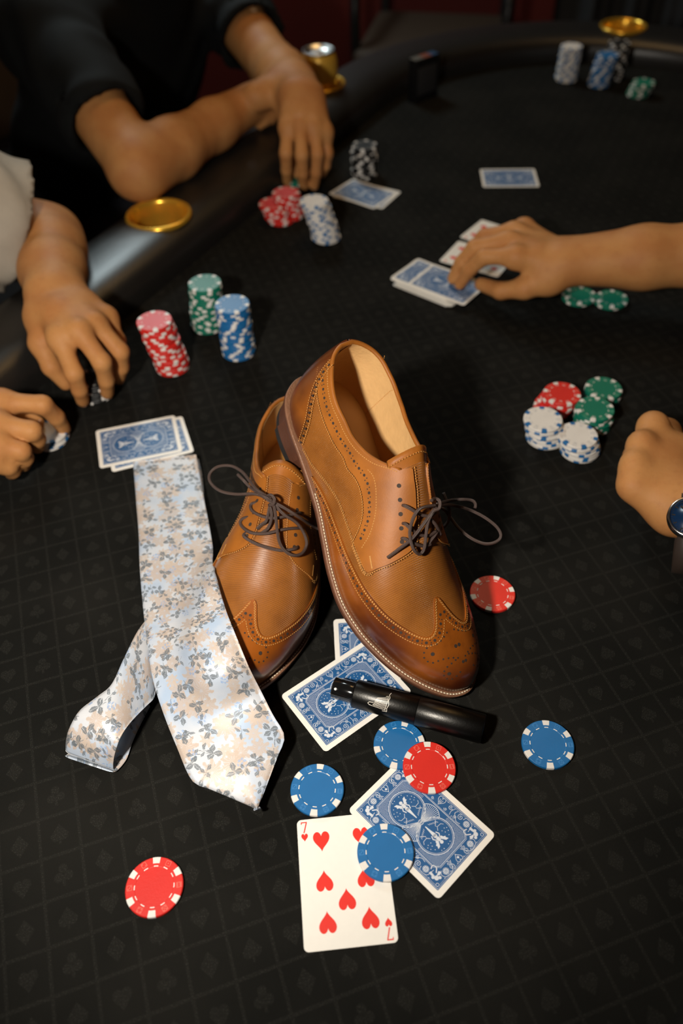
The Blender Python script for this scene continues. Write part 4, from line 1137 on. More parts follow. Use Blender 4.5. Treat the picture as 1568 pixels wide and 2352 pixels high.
# nozzle facing up toward the viewer
_na = math.radians(148)      # around the bottle axis, from local y
def onbody(a, phi, r): return np.array([a, r*math.cos(phi), r*math.sin(phi)])
_vd = CAM-(_p0+_p1)/2; _ly = np.cross((0, 0, 1), _ax); PHI = math.atan2(_vd[2], _vd@_ly)   # direction of the viewer around the axis
V, F = cyl(.0011, 0, .0009, 16); _c = onbody(-.0140, PHI+.10, .0088); _n = onbody(0, PHI+.10, 1)
_e1 = np.array([1., 0, 0]); _e2 = np.cross(_n, _e1)
V = _c+V[:, :1]*_e1+V[:, 1:2]*_e2+V[:, 2:3]*_n; add('nozzle', mesh('nozzle', V, F, M_nozzle), hd)
# line drawing printed round the upper case: a tapering tower of bars with a base line
em = MB()
def bstroke(P, w=.00028):
    P = resample(np.asarray(P, float), .0006)
    T = np.gradient(P, axis=0); T /= np.maximum(np.linalg.norm(T, axis=1, keepdims=True), 1e-9); Nn = np.stack([-T[:, 1], T[:, 0]], 1)*w/2
    A = P+Nn; Bq = P-Nn; R_ = RB+.00006
    V = [onbody(a, PHI+b/RB, R_) for a, b in A]+[onbody(a, PHI+b/RB, R_) for a, b in Bq]; n = len(P)
    em.put(V, [(i, i+1, i+1+n, i+n) for i in range(n-1)])
ex, ey = .0155, .0028
for k in range(6):
    bstroke([(ex+.0024*(k > 0)+.0005*k, ey+.0030-k*.0013), (ex+.0142, ey+.0040-k*.0019)], .0003)
    bstroke([(ex+.0030+.0005*k, ey+.0024-k*.0013), (ex+.0138, ey+.0030-k*.0019)], .00022)
bstroke([(ex-.0012, ey+.0018), (ex, ey+.0028), (ex+.0024, ey+.0032)], .0004); bstroke([(ex-.0012, ey+.0018), (ex, ey+.0006), (ex+.003, ey+.0004)], .0004)
bstroke([(ex+.0112, ey+.0052), (ex+.0150, ey+.0050), (ex+.0146, ey+.002), (ex+.0156, ey-.001), (ex+.0146, ey-.0044), (ex+.0152, ey-.0066), (ex+.0140, ey-.0088), (ex+.0150, ey-.0112)], .0004)
bstroke([(ex+.0132, ey+.004), (ex+.0142, ey-.004), (ex+.0136, ey-.0076), (ex+.0118, ey-.0070)], .0003)
add('emblem', em.build('emblem', M_silver, False), bot, label='silver line emblem of a tapering tower')

# ---------------------------------------------------------------- necktie
m, N, L, B = new_mat('floral_silk'); nt = NT(m)
uv0 = nt.coord('UV'); U, V2, _ = nt.sep(uv0)
_wn = N.new('ShaderNodeTexNoise'); _wn.inputs['Scale'].default_value = 330.; _wn.inputs['Detail'].default_value = 4.; L.new(uv0, _wn.inputs['Vector'])
_sc = N.new('ShaderNodeVectorMath'); _sc.operation = 'MULTIPLY_ADD'; L.new(_wn.outputs['Color'], _sc.inputs[0]); _sc.inputs[1].default_value = (.0034, .0034, 0); L.new(uv0, _sc.inputs[2])
uv = _sc.outputs[0]
def motif(scale, seed, presence):
    """random cells: returns local rotated coordinates (a, b in metres), a random number, and presence mask"""
    vv = N.new('ShaderNodeVectorMath'); vv.operation = 'ADD'; L.new(uv, vv.inputs[0]); vv.inputs[1].default_value = (seed*.37, seed*.71, 0)
    vo = N.new('ShaderNodeTexVoronoi'); vo.voronoi_dimensions = '2D'; vo.inputs['Scale'].default_value = scale; vo.inputs['Randomness'].default_value = .75
    L.new(vv.outputs[0], vo.inputs['Vector'])
    x, y, _ = nt.sep(vv.outputs[0]); px, py, _ = nt.sep(vo.outputs['Position']); r, g, b = nt.sep(vo.outputs['Color'])
    dx = nt.m('SUBTRACT', x, px); dy = nt.m('SUBTRACT', y, py)
    an = nt.m('MULTIPLY', r, 2*PI); c = nt.m('COSINE', an); s = nt.m('SINE', an)
    a = nt.m('ADD', nt.m('MULTIPLY', dx, c), nt.m('MULTIPLY', dy, s)); bb = nt.m('SUBTRACT', nt.m('MULTIPLY', dy, c), nt.m('MULTIPLY', dx, s))
    return a, bb, g, nt.m('LESS_THAN', g, presence), b
def leaf(a, b, ca, cb, ang, l, w):
    a1 = nt.m('SUBTRACT', a, ca); b1 = nt.m('SUBTRACT', b, cb); c, s = math.cos(ang), math.sin(ang)
    x = nt.m('ADD', nt.m('MULTIPLY', a1, c), nt.m('MULTIPLY', b1, s)); y = nt.m('SUBTRACT', nt.m('MULTIPLY', b1, c), nt.m('MULTIPLY', a1, s))
    q = nt.m('SUBTRACT', 1., nt.m('POWER', nt.m('ABSOLUTE', nt.m('DIVIDE', x, l)), 1.6))
    lim = nt.m('MULTIPLY', q, w)
    inside = nt.m('LESS_THAN', nt.m('ABSOLUTE', y), lim)
    vein = nt.m('GREATER_THAN', nt.m('ABSOLUTE', y), w*.06)
    return nt.m('MULTIPLY', inside, vein)
def flower(a, b, r0, k, ph=0.):
    th = nt.m('ARCTAN2', b, a); rr = nt.m('SQRT', nt.m('ADD', nt.m('MULTIPLY', a, a), nt.m('MULTIPLY', b, b)))
    lim = nt.m('MULTIPLY', r0, nt.m('ADD', .80, nt.m('MULTIPLY', nt.m('COSINE', nt.m('MULTIPLY', th, k)), .2)))
    inn = nt.m('LESS_THAN', rr, lim)
    rad = nt.m('MULTIPLY', nt.m('GREATER_THAN', nt.m('COSINE', nt.m('MULTIPLY', th, k*2)), -.75), nt.m('GREATER_THAN', rr, r0*.12))
    return inn, rad
thread = nt.m('SINE', nt.m('MULTIPLY', nt.m('ADD', U, V2), 2*PI/.0006))
nz = nt.noise(uv, 22., 3.); nz2 = nt.noise(uv, 1500., 2.)
c = nt.mix(nt.ramp(nz, .35, .7), (.55, .57, .61), (.33, .44, .60))
# large peach flowers, small peach flowers
for sc, sd, pr, r0, k, col in ((36., 1., .85, .0112, 9., (.47, .355, .275)), (48., 3., .6, .0085, 7., (.46, .36, .29)), (60., 5., .55, .0062, 8., (.50, .40, .32))):
    a, b, g, pm, rb = motif(sc, sd, pr); inn, rad = flower(a, b, r0, k)
    edge = nt.m('MULTIPLY', nt.m('MULTIPLY', inn, pm), nt.m('ADD', .42, nt.m('MULTIPLY', rad, .42)))
    c = nt.mix(edge, c, col)
# pale blue sprays: clusters of dots
a, b, g, pm, rb = motif(44., 9., .55)
cl = None
for ca, cb in ((0, 0), (.0025, .0012), (-.0022, .0016), (.001, -.0028), (-.0016, -.0022), (.0034, -.0016), (.0002, .0036)):
    l_ = leaf(a, b, ca, cb, ca*400, .0015, .0009); cl = l_ if cl is None else nt.m('MAXIMUM', cl, l_)
c = nt.mix(nt.m('MULTIPLY', nt.m('MULTIPLY', cl, pm), .8), c, (.20, .33, .58))
# dark leaves in twos and threes
for sc, sd, pr, l, w in ((54., 13., .72, .0036, .0021), (70., 17., .60, .0029, .0013)):
    a, b, g, pm, rb = motif(sc, sd, pr)
    lf = None
    for ca, cb, an in ((.0034, .0012, .35), (-.0024, .0026, 2.4), (-.0002, -.0034, -1.15)):
        q = leaf(a, b, ca, cb, an, l, w); lf = q if lf is None else nt.m('MAXIMUM', lf, q)
    stem = nt.m('MULTIPLY', nt.m('LESS_THAN', nt.m('ABSOLUTE', b), .00018), nt.m('LESS_THAN', nt.m('ABSOLUTE', a), .006))
    lf = nt.m('MAXIMUM', lf, stem)
    c = nt.mix(nt.m('MULTIPLY', nt.m('MULTIPLY', lf, pm), .85), c, (.065, .09, .115))
c = nt.mix(nt.m('MULTIPLY', nz2, .18), c, (.75, .74, .72))
L.new(c, B.inputs['Base Color'])
B.inputs['Roughness'].default_value = .42; B.inputs['Specular IOR Level'].default_value = .45; B.inputs['Metallic'].default_value = .08
B.inputs['Sheen Weight'].default_value = .25; B.inputs['Sheen Roughness'].default_value = .3
L.new(nt.bump(nt.m('ADD', thread, nt.m('MULTIPLY', nz2, 1.5)), .12, .0003), B.inputs['Normal'])
M_silk = m
tie = thing('necktie', 'floral silver and peach silk necktie folded on the cloth over a shoe toe', 'necktie', un(440, 1500))
def ribbon(name, Lp, Rp, th=.003, bv=None, nx=17, step=.006, parent=None, vo=0., drape=True, tip=None):
    """cloth band between two rails of (px, py, z); where bv is hit the band is laid over it"""
    A = np.array(Lp, float); Bq = np.array(Rp, float)
    n = 70
    def even(P):
        W_ = np.array([un(*p) for p in P]); s = np.r_[0, np.cumsum(np.linalg.norm(np.diff(W_, axis=0), axis=1))]; s /= s[-1]
        D = spline(P, 8); sd = np.interp(np.arange(len(D)), np.arange(len(P))*8, s); q = np.linspace(0, 1, n)
        return np.stack([np.interp(q, sd, D[:, k]) for k in range(3)], 1)
    A = even(A); Bq = even(Bq)
    fx = np.linspace(0, 1, nx)
    G = A[:, None]*(1-fx)[None, :, None]+Bq[:, None]*fx[None, :, None]          # px, py, z
    G[:, :, 2] += .0035*np.sin(fx*PI)[None]                                     # soft crown
    zmin = np.full(G.shape[:2], th+.0006)
    if bv is not None:
        for i in range(n):
            for j in range(nx):
                d = ray(G[i, j, 0], G[i, j, 1]); d = d/np.linalg.norm(d); h = bv.ray_cast(Vector(CAM), Vector(d))
                if h[0] is not None: zmin[i, j] = max(zmin[i, j], h[0].z-d[2]*(th+.0095))
    z = np.maximum(G[:, :, 2], zmin)
    if drape:
        for it in range(160):
            zp = np.pad(z, 1, mode='edge'); av = (zp[:-2, 1:-1]+zp[2:, 1:-1]+zp[1:-1, :-2]+zp[1:-1, 2:])/4
            z = np.maximum(np.maximum(z*.4+av*.6, zmin), 0); z = np.maximum(z, G[:, :, 2]*.0+zmin)
            z = .97*z+.03*np.maximum(G[:, :, 2], zmin)
    P = np.array([[un(G[i, j, 0], G[i, j, 1], z[i, j]) for j in range(nx)] for i in range(n)])
    mid = P[:, nx//2]; s = np.r_[0, np.cumsum(np.linalg.norm(np.diff(mid, axis=0), axis=1))]
    w = np.linalg.norm(P[:, -1]-P[:, 0], axis=1)
    uvg = np.stack([np.broadcast_to((fx-.5)[None], (n, nx))*w[:, None], np.broadcast_to(s[:, None]+vo, (n, nx))], -1)
    # normals, thickness with rounded sides
    du = np.gradient(P, axis=0); dv = np.gradient(P, axis=1); nn = np.cross(dv, du); nn /= np.maximum(np.linalg.norm(nn, axis=-1, keepdims=True), 1e-9)
    if nn[..., 2].mean() < 0: nn = -nn
    rim = np.minimum(1, np.minimum(fx, 1-fx)*14)[None, :, None]
    top = P+nn*0; botm = P-nn*th
    side = (1-rim)
    top = top-nn*th*.35*side; botm = botm+nn*th*.35*side
    k = n*nx; F = []
    for i in range(n-1):
        for j in range(nx-1):
            a = i*nx+j; F += [(a, a+1, a+nx+1, a+nx), (a+k, a+nx+k, a+nx+1+k, a+1+k)]
    for i in range(n-1):
        for j in (0, nx-1):
            a = i*nx+j; F.append((a, a+nx, a+nx+k, a+k))
    for i in (0, n-1):
        for j in range(nx-1):
            a = i*nx+j; F.append((a, a+1, a+1+k, a+k))
    V = np.concatenate([top.reshape(-1, 3), botm.reshape(-1, 3)]); uvs = np.concatenate([uvg.reshape(-1, 2)]*2)
    o = np.array(tie.location)
    return add(name, mesh(name, V-o, F, M_silk, True, uvs), tie)
_bv = bvh_of(rear_solid, REAR_M, REAR_T)
Lr = [(305, 1060, .012), (312, 1150, .010), (318, 1230, .014), (320, 1300, .016), (328, 1400, .016), (338, 1480, .018), (350, 1560, .018), (375, 1640, .016), (405, 1715, .013), (440, 1792, .010)]
Rr = [(450, 1043, .012), (465, 1130, .010), (479, 1200, .016), (488, 1258, .020), (487, 1300, .020), (510, 1380, .026), (542, 1460, .032), (576, 1540, .034), (602, 1592, .032), (626, 1640, .028), (653, 1690, .024)]
# the pointed end closes both rails at the tip
Lr += [(482, 1812, .010), (540, 1837, .010), (588, 1860, .011)]; Rr += [(637, 1738, .021), (617, 1792, .016), (592, 1859, .011)]
ribbon('front_blade', Lr, Rr, bv=_bv, nx=25)
ribbon('folded_layer', [(312, 1064, .006), (330, 1120, .005), (345, 1190, .005), (352, 1260, .005)], [(456, 1052, .006), (464, 1090, .005), (469, 1140, .005), (472, 1180, .005)], th=.0025, vo=.5, drape=False)
ribbon('tail_blade', [(350, 1405, .010), (332, 1427, .014), (312, 1456, .020), (283, 1514, .028), (255, 1571, .034), (222, 1599, .037), (181, 1632, .036), (158, 1672, .030), (150, 1702, .021), (149, 1728, .011)],
       [(362, 1560, .008), (356, 1600, .012), (338, 1620, .018), (318, 1640, .024), (298, 1662, .030), (282, 1684, .033), (270, 1708, .031), (262, 1735, .022), (259, 1755, .014), (259, 1768, .008)], th=.002, vo=.8, drape=False)
ribbon('tail_return', [(150, 1733, .0075), (158, 1728, .0045), (185, 1700, .0035), (220, 1650, .0035), (262, 1590, .0035), (300, 1530, .0035)],
       [(260, 1770, .0065), (272, 1766, .0040), (291, 1742, .0035), (304, 1705, .0035), (321, 1668, .0035), (345, 1622, .0035)], th=.002, vo=1.0, drape=False)

# ---------------------------------------------------------------- can in the cup holder, card box
M_can = mat('gold_can', (.72, .43, .06), .35, metal=.35, noise=(40, .1)); M_alu = mat('aluminium', (.75, .75, .74), .3, metal=1., noise=(60, .05))
q = CUPS[2]
can = thing('drink_can', 'gold drink can with silver lid standing in the rail cup holder', 'can', (q[0], q[1], -.0155))
V, F = lathe([(0, .002), (.024, 0), (.0275, .003), (.033, .011), (.033, .103), (.0300, .113), (.0272, .1175)], 48); add('can_body', mesh('can_body', V, F, M_can), can)
V, F = lathe([(.0272, .1175), (.0285, .1195), (.0283, .1215), (.0268, .1215), (.0255, .1175), (0, .1170)], 48); li = add('lid', mesh('lid', V, F, M_alu), can)
V, F = rbox(-.012, .010, -.007, .007, .1178, .1192, .0006); add('pull_tab', mesh('pull_tab', V, F, M_alu), li)
M_boxk = mat('black_box_print', (.004, .004, .0045), .6, spec=.2, noise=(90, .3)); M_boxp = mat('grey_box_panel', (.018, .018, .019), .6, noise=(200, .5))
p = un(970, 226)
bx = thing('card_box', 'small black card box standing upright on the far cloth', 'box', (p[0], p[1], 0), (0, 0, math.radians(38)))
V, F = rbox(-.030, .030, -.010, .010, 0, .074, .0012); add('box_body', mesh('box_body', V, F, M_boxk), bx)
V, F = rbox(-.024, .024, -.0104, -.0098, .012, .060, .0002); add('front_print', mesh('front_print', V, F, M_boxp), bx)
for i, (c_, w0, w1) in enumerate((((.10, .095, .08), -.030, -.008), ((.18, .045, .02), -.008, .012), ((.012, .05, .12), .012, .028))):
    V, F = box(w0, w1, -.0085, .0085, .0739, .0745); add('lid_stripe', mesh('lid_stripe', V, F, mat('lid_colour', c_, .45, noise=(90, .1)), False), bx)
# ---------------------------------------------------------------- people: smooth distance fields turned into one continuous skin
def _smin(a, b, k):
    if k <= 0: return np.minimum(a, b)
    h = np.clip(.5+.5*(b-a)/k, 0, 1); return b*(1-h)+a*h-k*h*(1-h)
def cone(p, a, b, ra, rb):
    a = np.asarray(a, np.float32); b = np.asarray(b, np.float32); ba = b-a; l2 = max(float(ba@ba), 1e-12)
    t = np.clip(((p-a)@ba)/np.float32(l2), 0, 1)
    q = p-a-t[:, None]*ba
    return np.sqrt((q*q).sum(1))-(ra+t*(rb-ra))
def ellip(p, c, r, R=None):
    q = p-np.asarray(c, np.float32)
    if R is not None: q = q@np.asarray(R, np.float32)
    r = np.asarray(r, np.float32); k0 = np.sqrt(((q/r)**2).sum(1)); k1 = np.sqrt(((q/(r*r))**2).sum(1))
    return np.where(k1 > 1e-6, k0*(k0-1)/np.maximum(k1, 1e-6), -r.min())
def nets(fn, lo, hi, h):
    """surface nets of fn over the box, refined only near the surface"""
    lo = np.asarray(lo, float); hi = np.asarray(hi, float)
    def ev(idx): 
        out = np.empty(len(idx), np.float32)
        for i in range(0, len(idx), 200000): out[i:i+200000] = fn((lo+idx[i:i+200000]*h).astype(np.float32))
        return out
    n = np.ceil((hi-lo)/h).astype(int)+2
    B = 8; g = np.stack(np.meshgrid(*[np.arange(0, n[k], B) for k in range(3)], indexing='ij'), -1).reshape(-1, 3)
    d = ev(g+B/2); g = g[np.abs(d) < B*h*.9*1.35]
    o2 = np.array([(i, j, k) for i in range(0, B, 2) for j in range(0, B, 2) for k in range(0, B, 2)])
    g = (g[:, None]+o2[None]).reshape(-1, 3); d = ev(g+1.0); g = g[np.abs(d) < 2*h*.9*1.6]
    o1 = np.array([(i, j, k) for i in (0, 1) for j in (0, 1) for k in (0, 1)])
    cells = (g[:, None]+o1[None]).reshape(-1, 3)
    S_ = np.array([(n[1]+3)*(n[2]+3), n[2]+3, 1]); key = lambda q: q@S_
    cells = cells[np.unique(key(cells), return_index=True)[1]]
    nodes = (cells[:, None]+o1[None]).reshape(-1, 3); nk = key(nodes); uk, ui = np.unique(nk, return_index=True)
    nv = ev(nodes[ui]); val = nv[np.searchsorted(uk, nk)].reshape(-1, 8)
    act = (val.min(1) < 0) & (val.max(1) >= 0)
    cells = cells[act]; val = val[act]
    E = [(0, 1), (2, 3), (4, 5), (6, 7), (0, 2), (1, 3), (4, 6), (5, 7), (0, 4), (1, 5), (2, 6), (3, 7)]
    acc = np.zeros((len(cells), 3)); cnt = np.zeros(len(cells))
    for a, b in E:
        va, vb = val[:, a], val[:, b]; m_ = (va < 0) != (vb < 0)
        t = np.where(m_, va/np.where(m_, va-vb, 1), 0)
        acc += m_[:, None]*(o1[a]+t[:, None]*(o1[b]-o1[a])); cnt += m_
    V = lo+(cells+acc/cnt[:, None])*h
    ck = key(cells); order = np.argsort(ck); cks = ck[order]
    def find(q):
        k = key(q); p_ = np.clip(np.searchsorted(cks, k), 0, len(cks)-1); ok = cks[p_] == k
        return np.where(ok, order[p_], -1)
    F = []
    for ax in range(3):
        e = np.zeros(3, int); e[ax] = 1; u = np.zeros(3, int); u[(ax+1) % 3] = 1; w = np.zeros(3, int); w[(ax+2) % 3] = 1
        bit = [4, 2, 1][ax]
        va = val[:, 0]; vb = val[:, bit]; m_ = (va < 0) != (vb < 0)
        c = cells[m_]; i0 = np.nonzero(m_)[0]; i1 = find(c-u); i2 = find(c-u-w); i3 = find(c-w)
        ok = (i1 >= 0) & (i2 >= 0) & (i3 >= 0); q = np.stack([i0, i1, i2, i3], 1)[ok]; inv = (va[m_] < 0)[ok]
        F += [tuple(r) if f else tuple(r[::-1]) for r, f in zip(q.tolist(), inv)]
    return V, F
M_skin = None
m, N, L, B = new_mat('skin'); nt = NT(m); p = nt.coord('Object')
n1 = nt.noise(p, 26., 4.); n2 = nt.noise(p, 160., 3.)
c = nt.mix(nt.ramp(n1, .35, .7), (.49, .230, .078), (.43, .180, .058)); c = nt.mix(nt.m('MULTIPLY', nt.ramp(n2, .5, .8), .25), c, (.31, .115, .038))
L.new(c, B.inputs['Base Color']); B.inputs['Roughness'].default_value = .6; B.inputs['Specular IOR Level'].default_value = .25
B.inputs['Subsurface Weight'].default_value = .12; B.inputs['Subsurface Radius'].default_value = (.6, .22, .1); B.inputs['Subsurface Scale'].default_value = .01
L.new(nt.bump(nt.m('ADD', n2, nt.m('MULTIPLY', nt.noise(p, 500., 2.), .6)), .12, .0015), B.inputs['Normal'])
M_skin = m
M_nail = mat('fingernail', (.55, .32, .24), .3, noise=(200, .05))
def hand(spec, wrist, arm_from, flat=None):
    """spec: dict of finger -> world points (MCP, PIP, tip) or thumb (CMC, MCP, IP, tip). Returns palm prims, finger chains and nail data"""
    palm = []; chains = []; nails = []
    rad = {'index': (.0102, .0090, .0076), 'middle': (.0104, .0092, .0078), 'ring': (.0100, .0088, .0074), 'pinky': (.0088, .0078, .0066)}
    mc = [np.asarray(spec[f][0]) for f in ('index', 'middle', 'ring', 'pinky')]
    W = np.asarray(wrist); across = mc[0]-mc[3]; across = across/np.linalg.norm(across)
    dorsal = np.cross(mc[1]-W, across); dorsal /= np.linalg.norm(dorsal)
    if dorsal[2] < 0: dorsal = -dorsal
    for i, q in enumerate(mc):
        w0 = W+across*(.016-.0107*i)
        palm.append((w0, q-dorsal*.001, .0150, .0118))
    palm.append((mc[0]-dorsal*.004, mc[3]-dorsal*.004, .0105, .0095))
    mid = (mc[1]+mc[2])/2; palm.append((W*.55+mid*.45-dorsal*.006+across*.012, W*.55+mid*.45-dorsal*.006-across*.014, .0165, .015))
    for f in ('index', 'middle', 'ring', 'pinky'):
        a, b, t = [np.asarray(q) for q in spec[f]]; r = rad[f]
        # distal joint bulges on the dorsal side
        ax = t-a; bend = (b-a)-ax*((b-a)@ax)/(ax@ax); bl = np.linalg.norm(bend); bd = bend/bl if bl > 1e-4 else dorsal
        dj = b+(t-b)*.55+bd*.0035
        chains.append([(a, b, r[0]*1.03, r[0]*.97), (b, dj, r[0]*.99, r[1]*.94), (dj, t, r[1]*.95, r[2])])
        nails.append((t, (t-dj)/np.linalg.norm(t-dj), bd, r[2]))
    th = [np.asarray(q) for q in spec['thumb']]
    palm.append((W+across*.014, th[0], .0145, .0160)); palm.append((th[0], th[1], .0160, .0125)); palm.append((th[0], mc[0]*.55+W*.45, .0150, .0130))
    chains.append([(th[1], th[2], .0120, .0108), (th[2], th[3], .0108, .0086)])
    nails.append((th[3], (th[3]-th[2])/np.linalg.norm(th[3]-th[2]), dorsal, .0090))
    return palm, chains, nails, across, dorsal
def arm(W, Eb, Sh, across, dorsal, hair=0):
    """forearm and upper arm prims"""
    W, Eb, Sh = map(np.asarray, (W, Eb, Sh)); P = []
    f1 = W+(Eb-W)*.35; f2 = W+(Eb-W)*.72
    for s in (-1, 1):
        P.append((W+across*s*.0115, f1+across*s*.010, .0205, .028))
    P.append((W, f1, .024, .0355))
    P.append((f1, f2, .034, .0425)); P.append((f2, Eb, .0425, .039)); P.append((Eb, Eb*.9+W*.1, .038, .04))
    u1 = Eb+(Sh-Eb)*.5; P.append((Eb, u1, .040, .047)); P.append((u1, Sh, .047, .056))
    return P
def person(name, label, hands, torso, h=.003):
    """hands: list of (spec, wrist, elbow, shoulder); torso: dict(pelvis, neck, head, sh=[...])"""
    T = thing(name, label, 'person', (torso['pelvis'][0], torso['pelvis'][1], torso['pelvis'][2]-.12))
    o = np.array(T.location)
    palms = []; chains = []; nails = []
    for spec, W, Eb, Sh in hands:
        pa, ch_, na, ac, do = hand(spec, W, Eb); palms += pa+arm(W, Eb, Sh, ac, do); chains += ch_; nails += na
    pel = np.asarray(torso['pelvis']); nk = np.asarray(torso['neck']); hd = np.asarray(torso['head']); sh = [np.asarray(q) for q in torso['sh']]
    lat = sh[0]-sh[1]; lat /= np.linalg.norm(lat); chest = (sh[0]+sh[1])/2+(pel-(sh[0]+sh[1])/2)*.22
    core = [(pel+lat*.07, chest+lat*.075, .105, .105), (pel-lat*.07, chest-lat*.075, .105, .105), (sh[0]-lat*.02, sh[1]+lat*.02, .062, .062), (chest, nk, .10, .058), (nk, hd*.6+nk*.4, .056, .052)]
    fwd = np.asarray(torso['fwd']); upv = (hd-nk)/np.linalg.norm(hd-nk); upv = upv*.5+np.array([0, 0, .5]); upv /= np.linalg.norm(upv); fwd = fwd-upv*(fwd@upv); fwd /= np.linalg.norm(fwd)
    sd = np.cross(upv, fwd); HR = np.stack([fwd, sd, upv], 1)
    hp = lambda x, y, z: hd+fwd*x+sd*y+upv*z
    def headf(p):
        d = ellip(p, hp(-.012, 0, .03), (.098, .076, .098), HR)
        d = _smin(d, ellip(p, hp(.028, 0, -.045), (.062, .056, .07), HR), .03)
        d = _smin(d, cone(p, hp(.088, 0, .012), hp(.108, 0, -.022), .008, .014), .012)
        for s in (-1, 1):
            d = _smin(d, ellip(p, hp(-.012, s*.078, -.005), (.018, .007, .032), HR), .006)
            d = np.maximum(d, -cone(p, hp(.098, s*.032, .014), hp(.112, s*.034, .014), .014, .018)+.003*0) if False else _smin(d, d+0, 0)
        d = _smin(d, cone(p, hp(.088, -.02, -.062), hp(.088, .02, -.062), .009, .009), .01)
        return d
    prims_all = palms+core; lo = np.min([np.minimum(a, b)-max(r1, r2) for a, b, r1, r2 in prims_all+[q for c_ in chains for q in c_]], 0)-.02; hi = np.max([np.maximum(a, b)+max(r1, r2) for a, b, r1, r2 in prims_all+[q for c_ in chains for q in c_]], 0)+.02
    hi = np.maximum(hi, hd+.16); lo = np.minimum(lo, hd-.16)
    def boxd(p, prims):       # cheap lower bound for culling
        l = np.min([np.minimum(a, b)-max(r1, r2) for a, b, r1, r2 in prims], 0); u = np.max([np.maximum(a, b)+max(r1, r2) for a, b, r1, r2 in prims], 0)
        q = np.maximum(np.maximum(l-p, p-u), 0); return np.sqrt((q*q).sum(1))
    def grp(p, prims, k):
        bd = boxd(p, prims).astype(np.float32); near = bd < .04
        out = bd+.04
        if near.any():
            pn = p[near]; d = None
            for a, b, r1, r2 in prims:
                e = cone(pn, a, b, r1, r2); d = e if d is None else _smin(d, e, k)
            out[near] = d
        return out
    half = len(palms)//len(hands)
    fin_n = 5
    groups = [palms[i*half:(i+1)*half] for i in range(len(hands))]
    fing = [chains[i*fin_n:(i+1)*fin_n] for i in range(len(hands))]
    def fn(p):
        d = grp(p, core, .05)
        hb = np.sqrt(((p-hd)**2).sum(1)); nr = hb < .2
        dh = (hb-.15).astype(np.float32)
        if nr.any(): dh[nr] = headf(p[nr])
        d = _smin(d, dh, .02)
        for g_, f_ in zip(groups, fing):
            a = grp(p, g_, .016); bb = None
            for c_ in f_:
                e = grp(p, c_, .004); bb = e if bb is None else _smin(bb, e, .0012)
            a = _smin(a, bb, .009); d = _smin(d, a, .03)
        return d
    V, F = nets(fn, lo, hi, h)
    body = add('body', mesh('body', V-o, F, M_skin), T)
    for t, ax, dr, r in nails:
        dr = dr-ax*(dr@ax); dr /= np.linalg.norm(dr); sdv = np.cross(ax, dr)
        c_ = t-ax*.002+dr*r*.80; th = np.arange(14)*2*PI/14
        Vn = [c_+ax*.0058*math.cos(a)+sdv*r*.66*math.sin(a)-dr*r*.30*(math.sin(a)**2)+dr*.0006 for a in th]+[c_+dr*.0012]
        add('fingernail', mesh('fingernail', np.array(Vn)-o, [(i, (i+1) % 14, 14) for i in range(14)], M_nail), body)
    # hair cap
    def hairf(p):
        d = ellip(p, hp(-.022, 0, .036), (.100, .084, .100), HR); cut = -(p-hp(.055, 0, .045))@np.asarray(-fwd*.85+upv*.5, np.float32)
        cut2 = -(p-hp(0, 0, -.035))@np.asarray(upv, np.float32)
        return np.maximum(np.maximum(d, cut), cut2)
    V, F = nets(hairf, hd-.16, hd+.17, .006); add('hair', mesh('hair', V-o, F, M_hair), body)
    # eyes, mouth
    for s in (-1, 1):
        V, F = lathe([(.010*math.sin(a), .010*math.cos(a)) for a in np.linspace(0, PI, 9)], 14); add('eye', mesh('eye', V+hp(.079, s*.032, .014)-o, F, M_eye), body)
        V, F = tube(spline([hp(.089, s*.018, .034), hp(.092, s*.033, .039), hp(.082, s*.05, .034)], 5), .0035, 6); add('eyebrow', mesh('eyebrow', V-o, F, M_hair), body)
    return T, o, fn, dict(sh=sh, pel=pel, chest=chest, lat=lat, nk=nk, core=core)
M_hair = mat('dark_hair', (.018, .011, .007), .5, noise=(200, .4), bump=(400, .8)); M_eye = mat('eye', (.05, .035, .03), .1, noise=(50, .2))
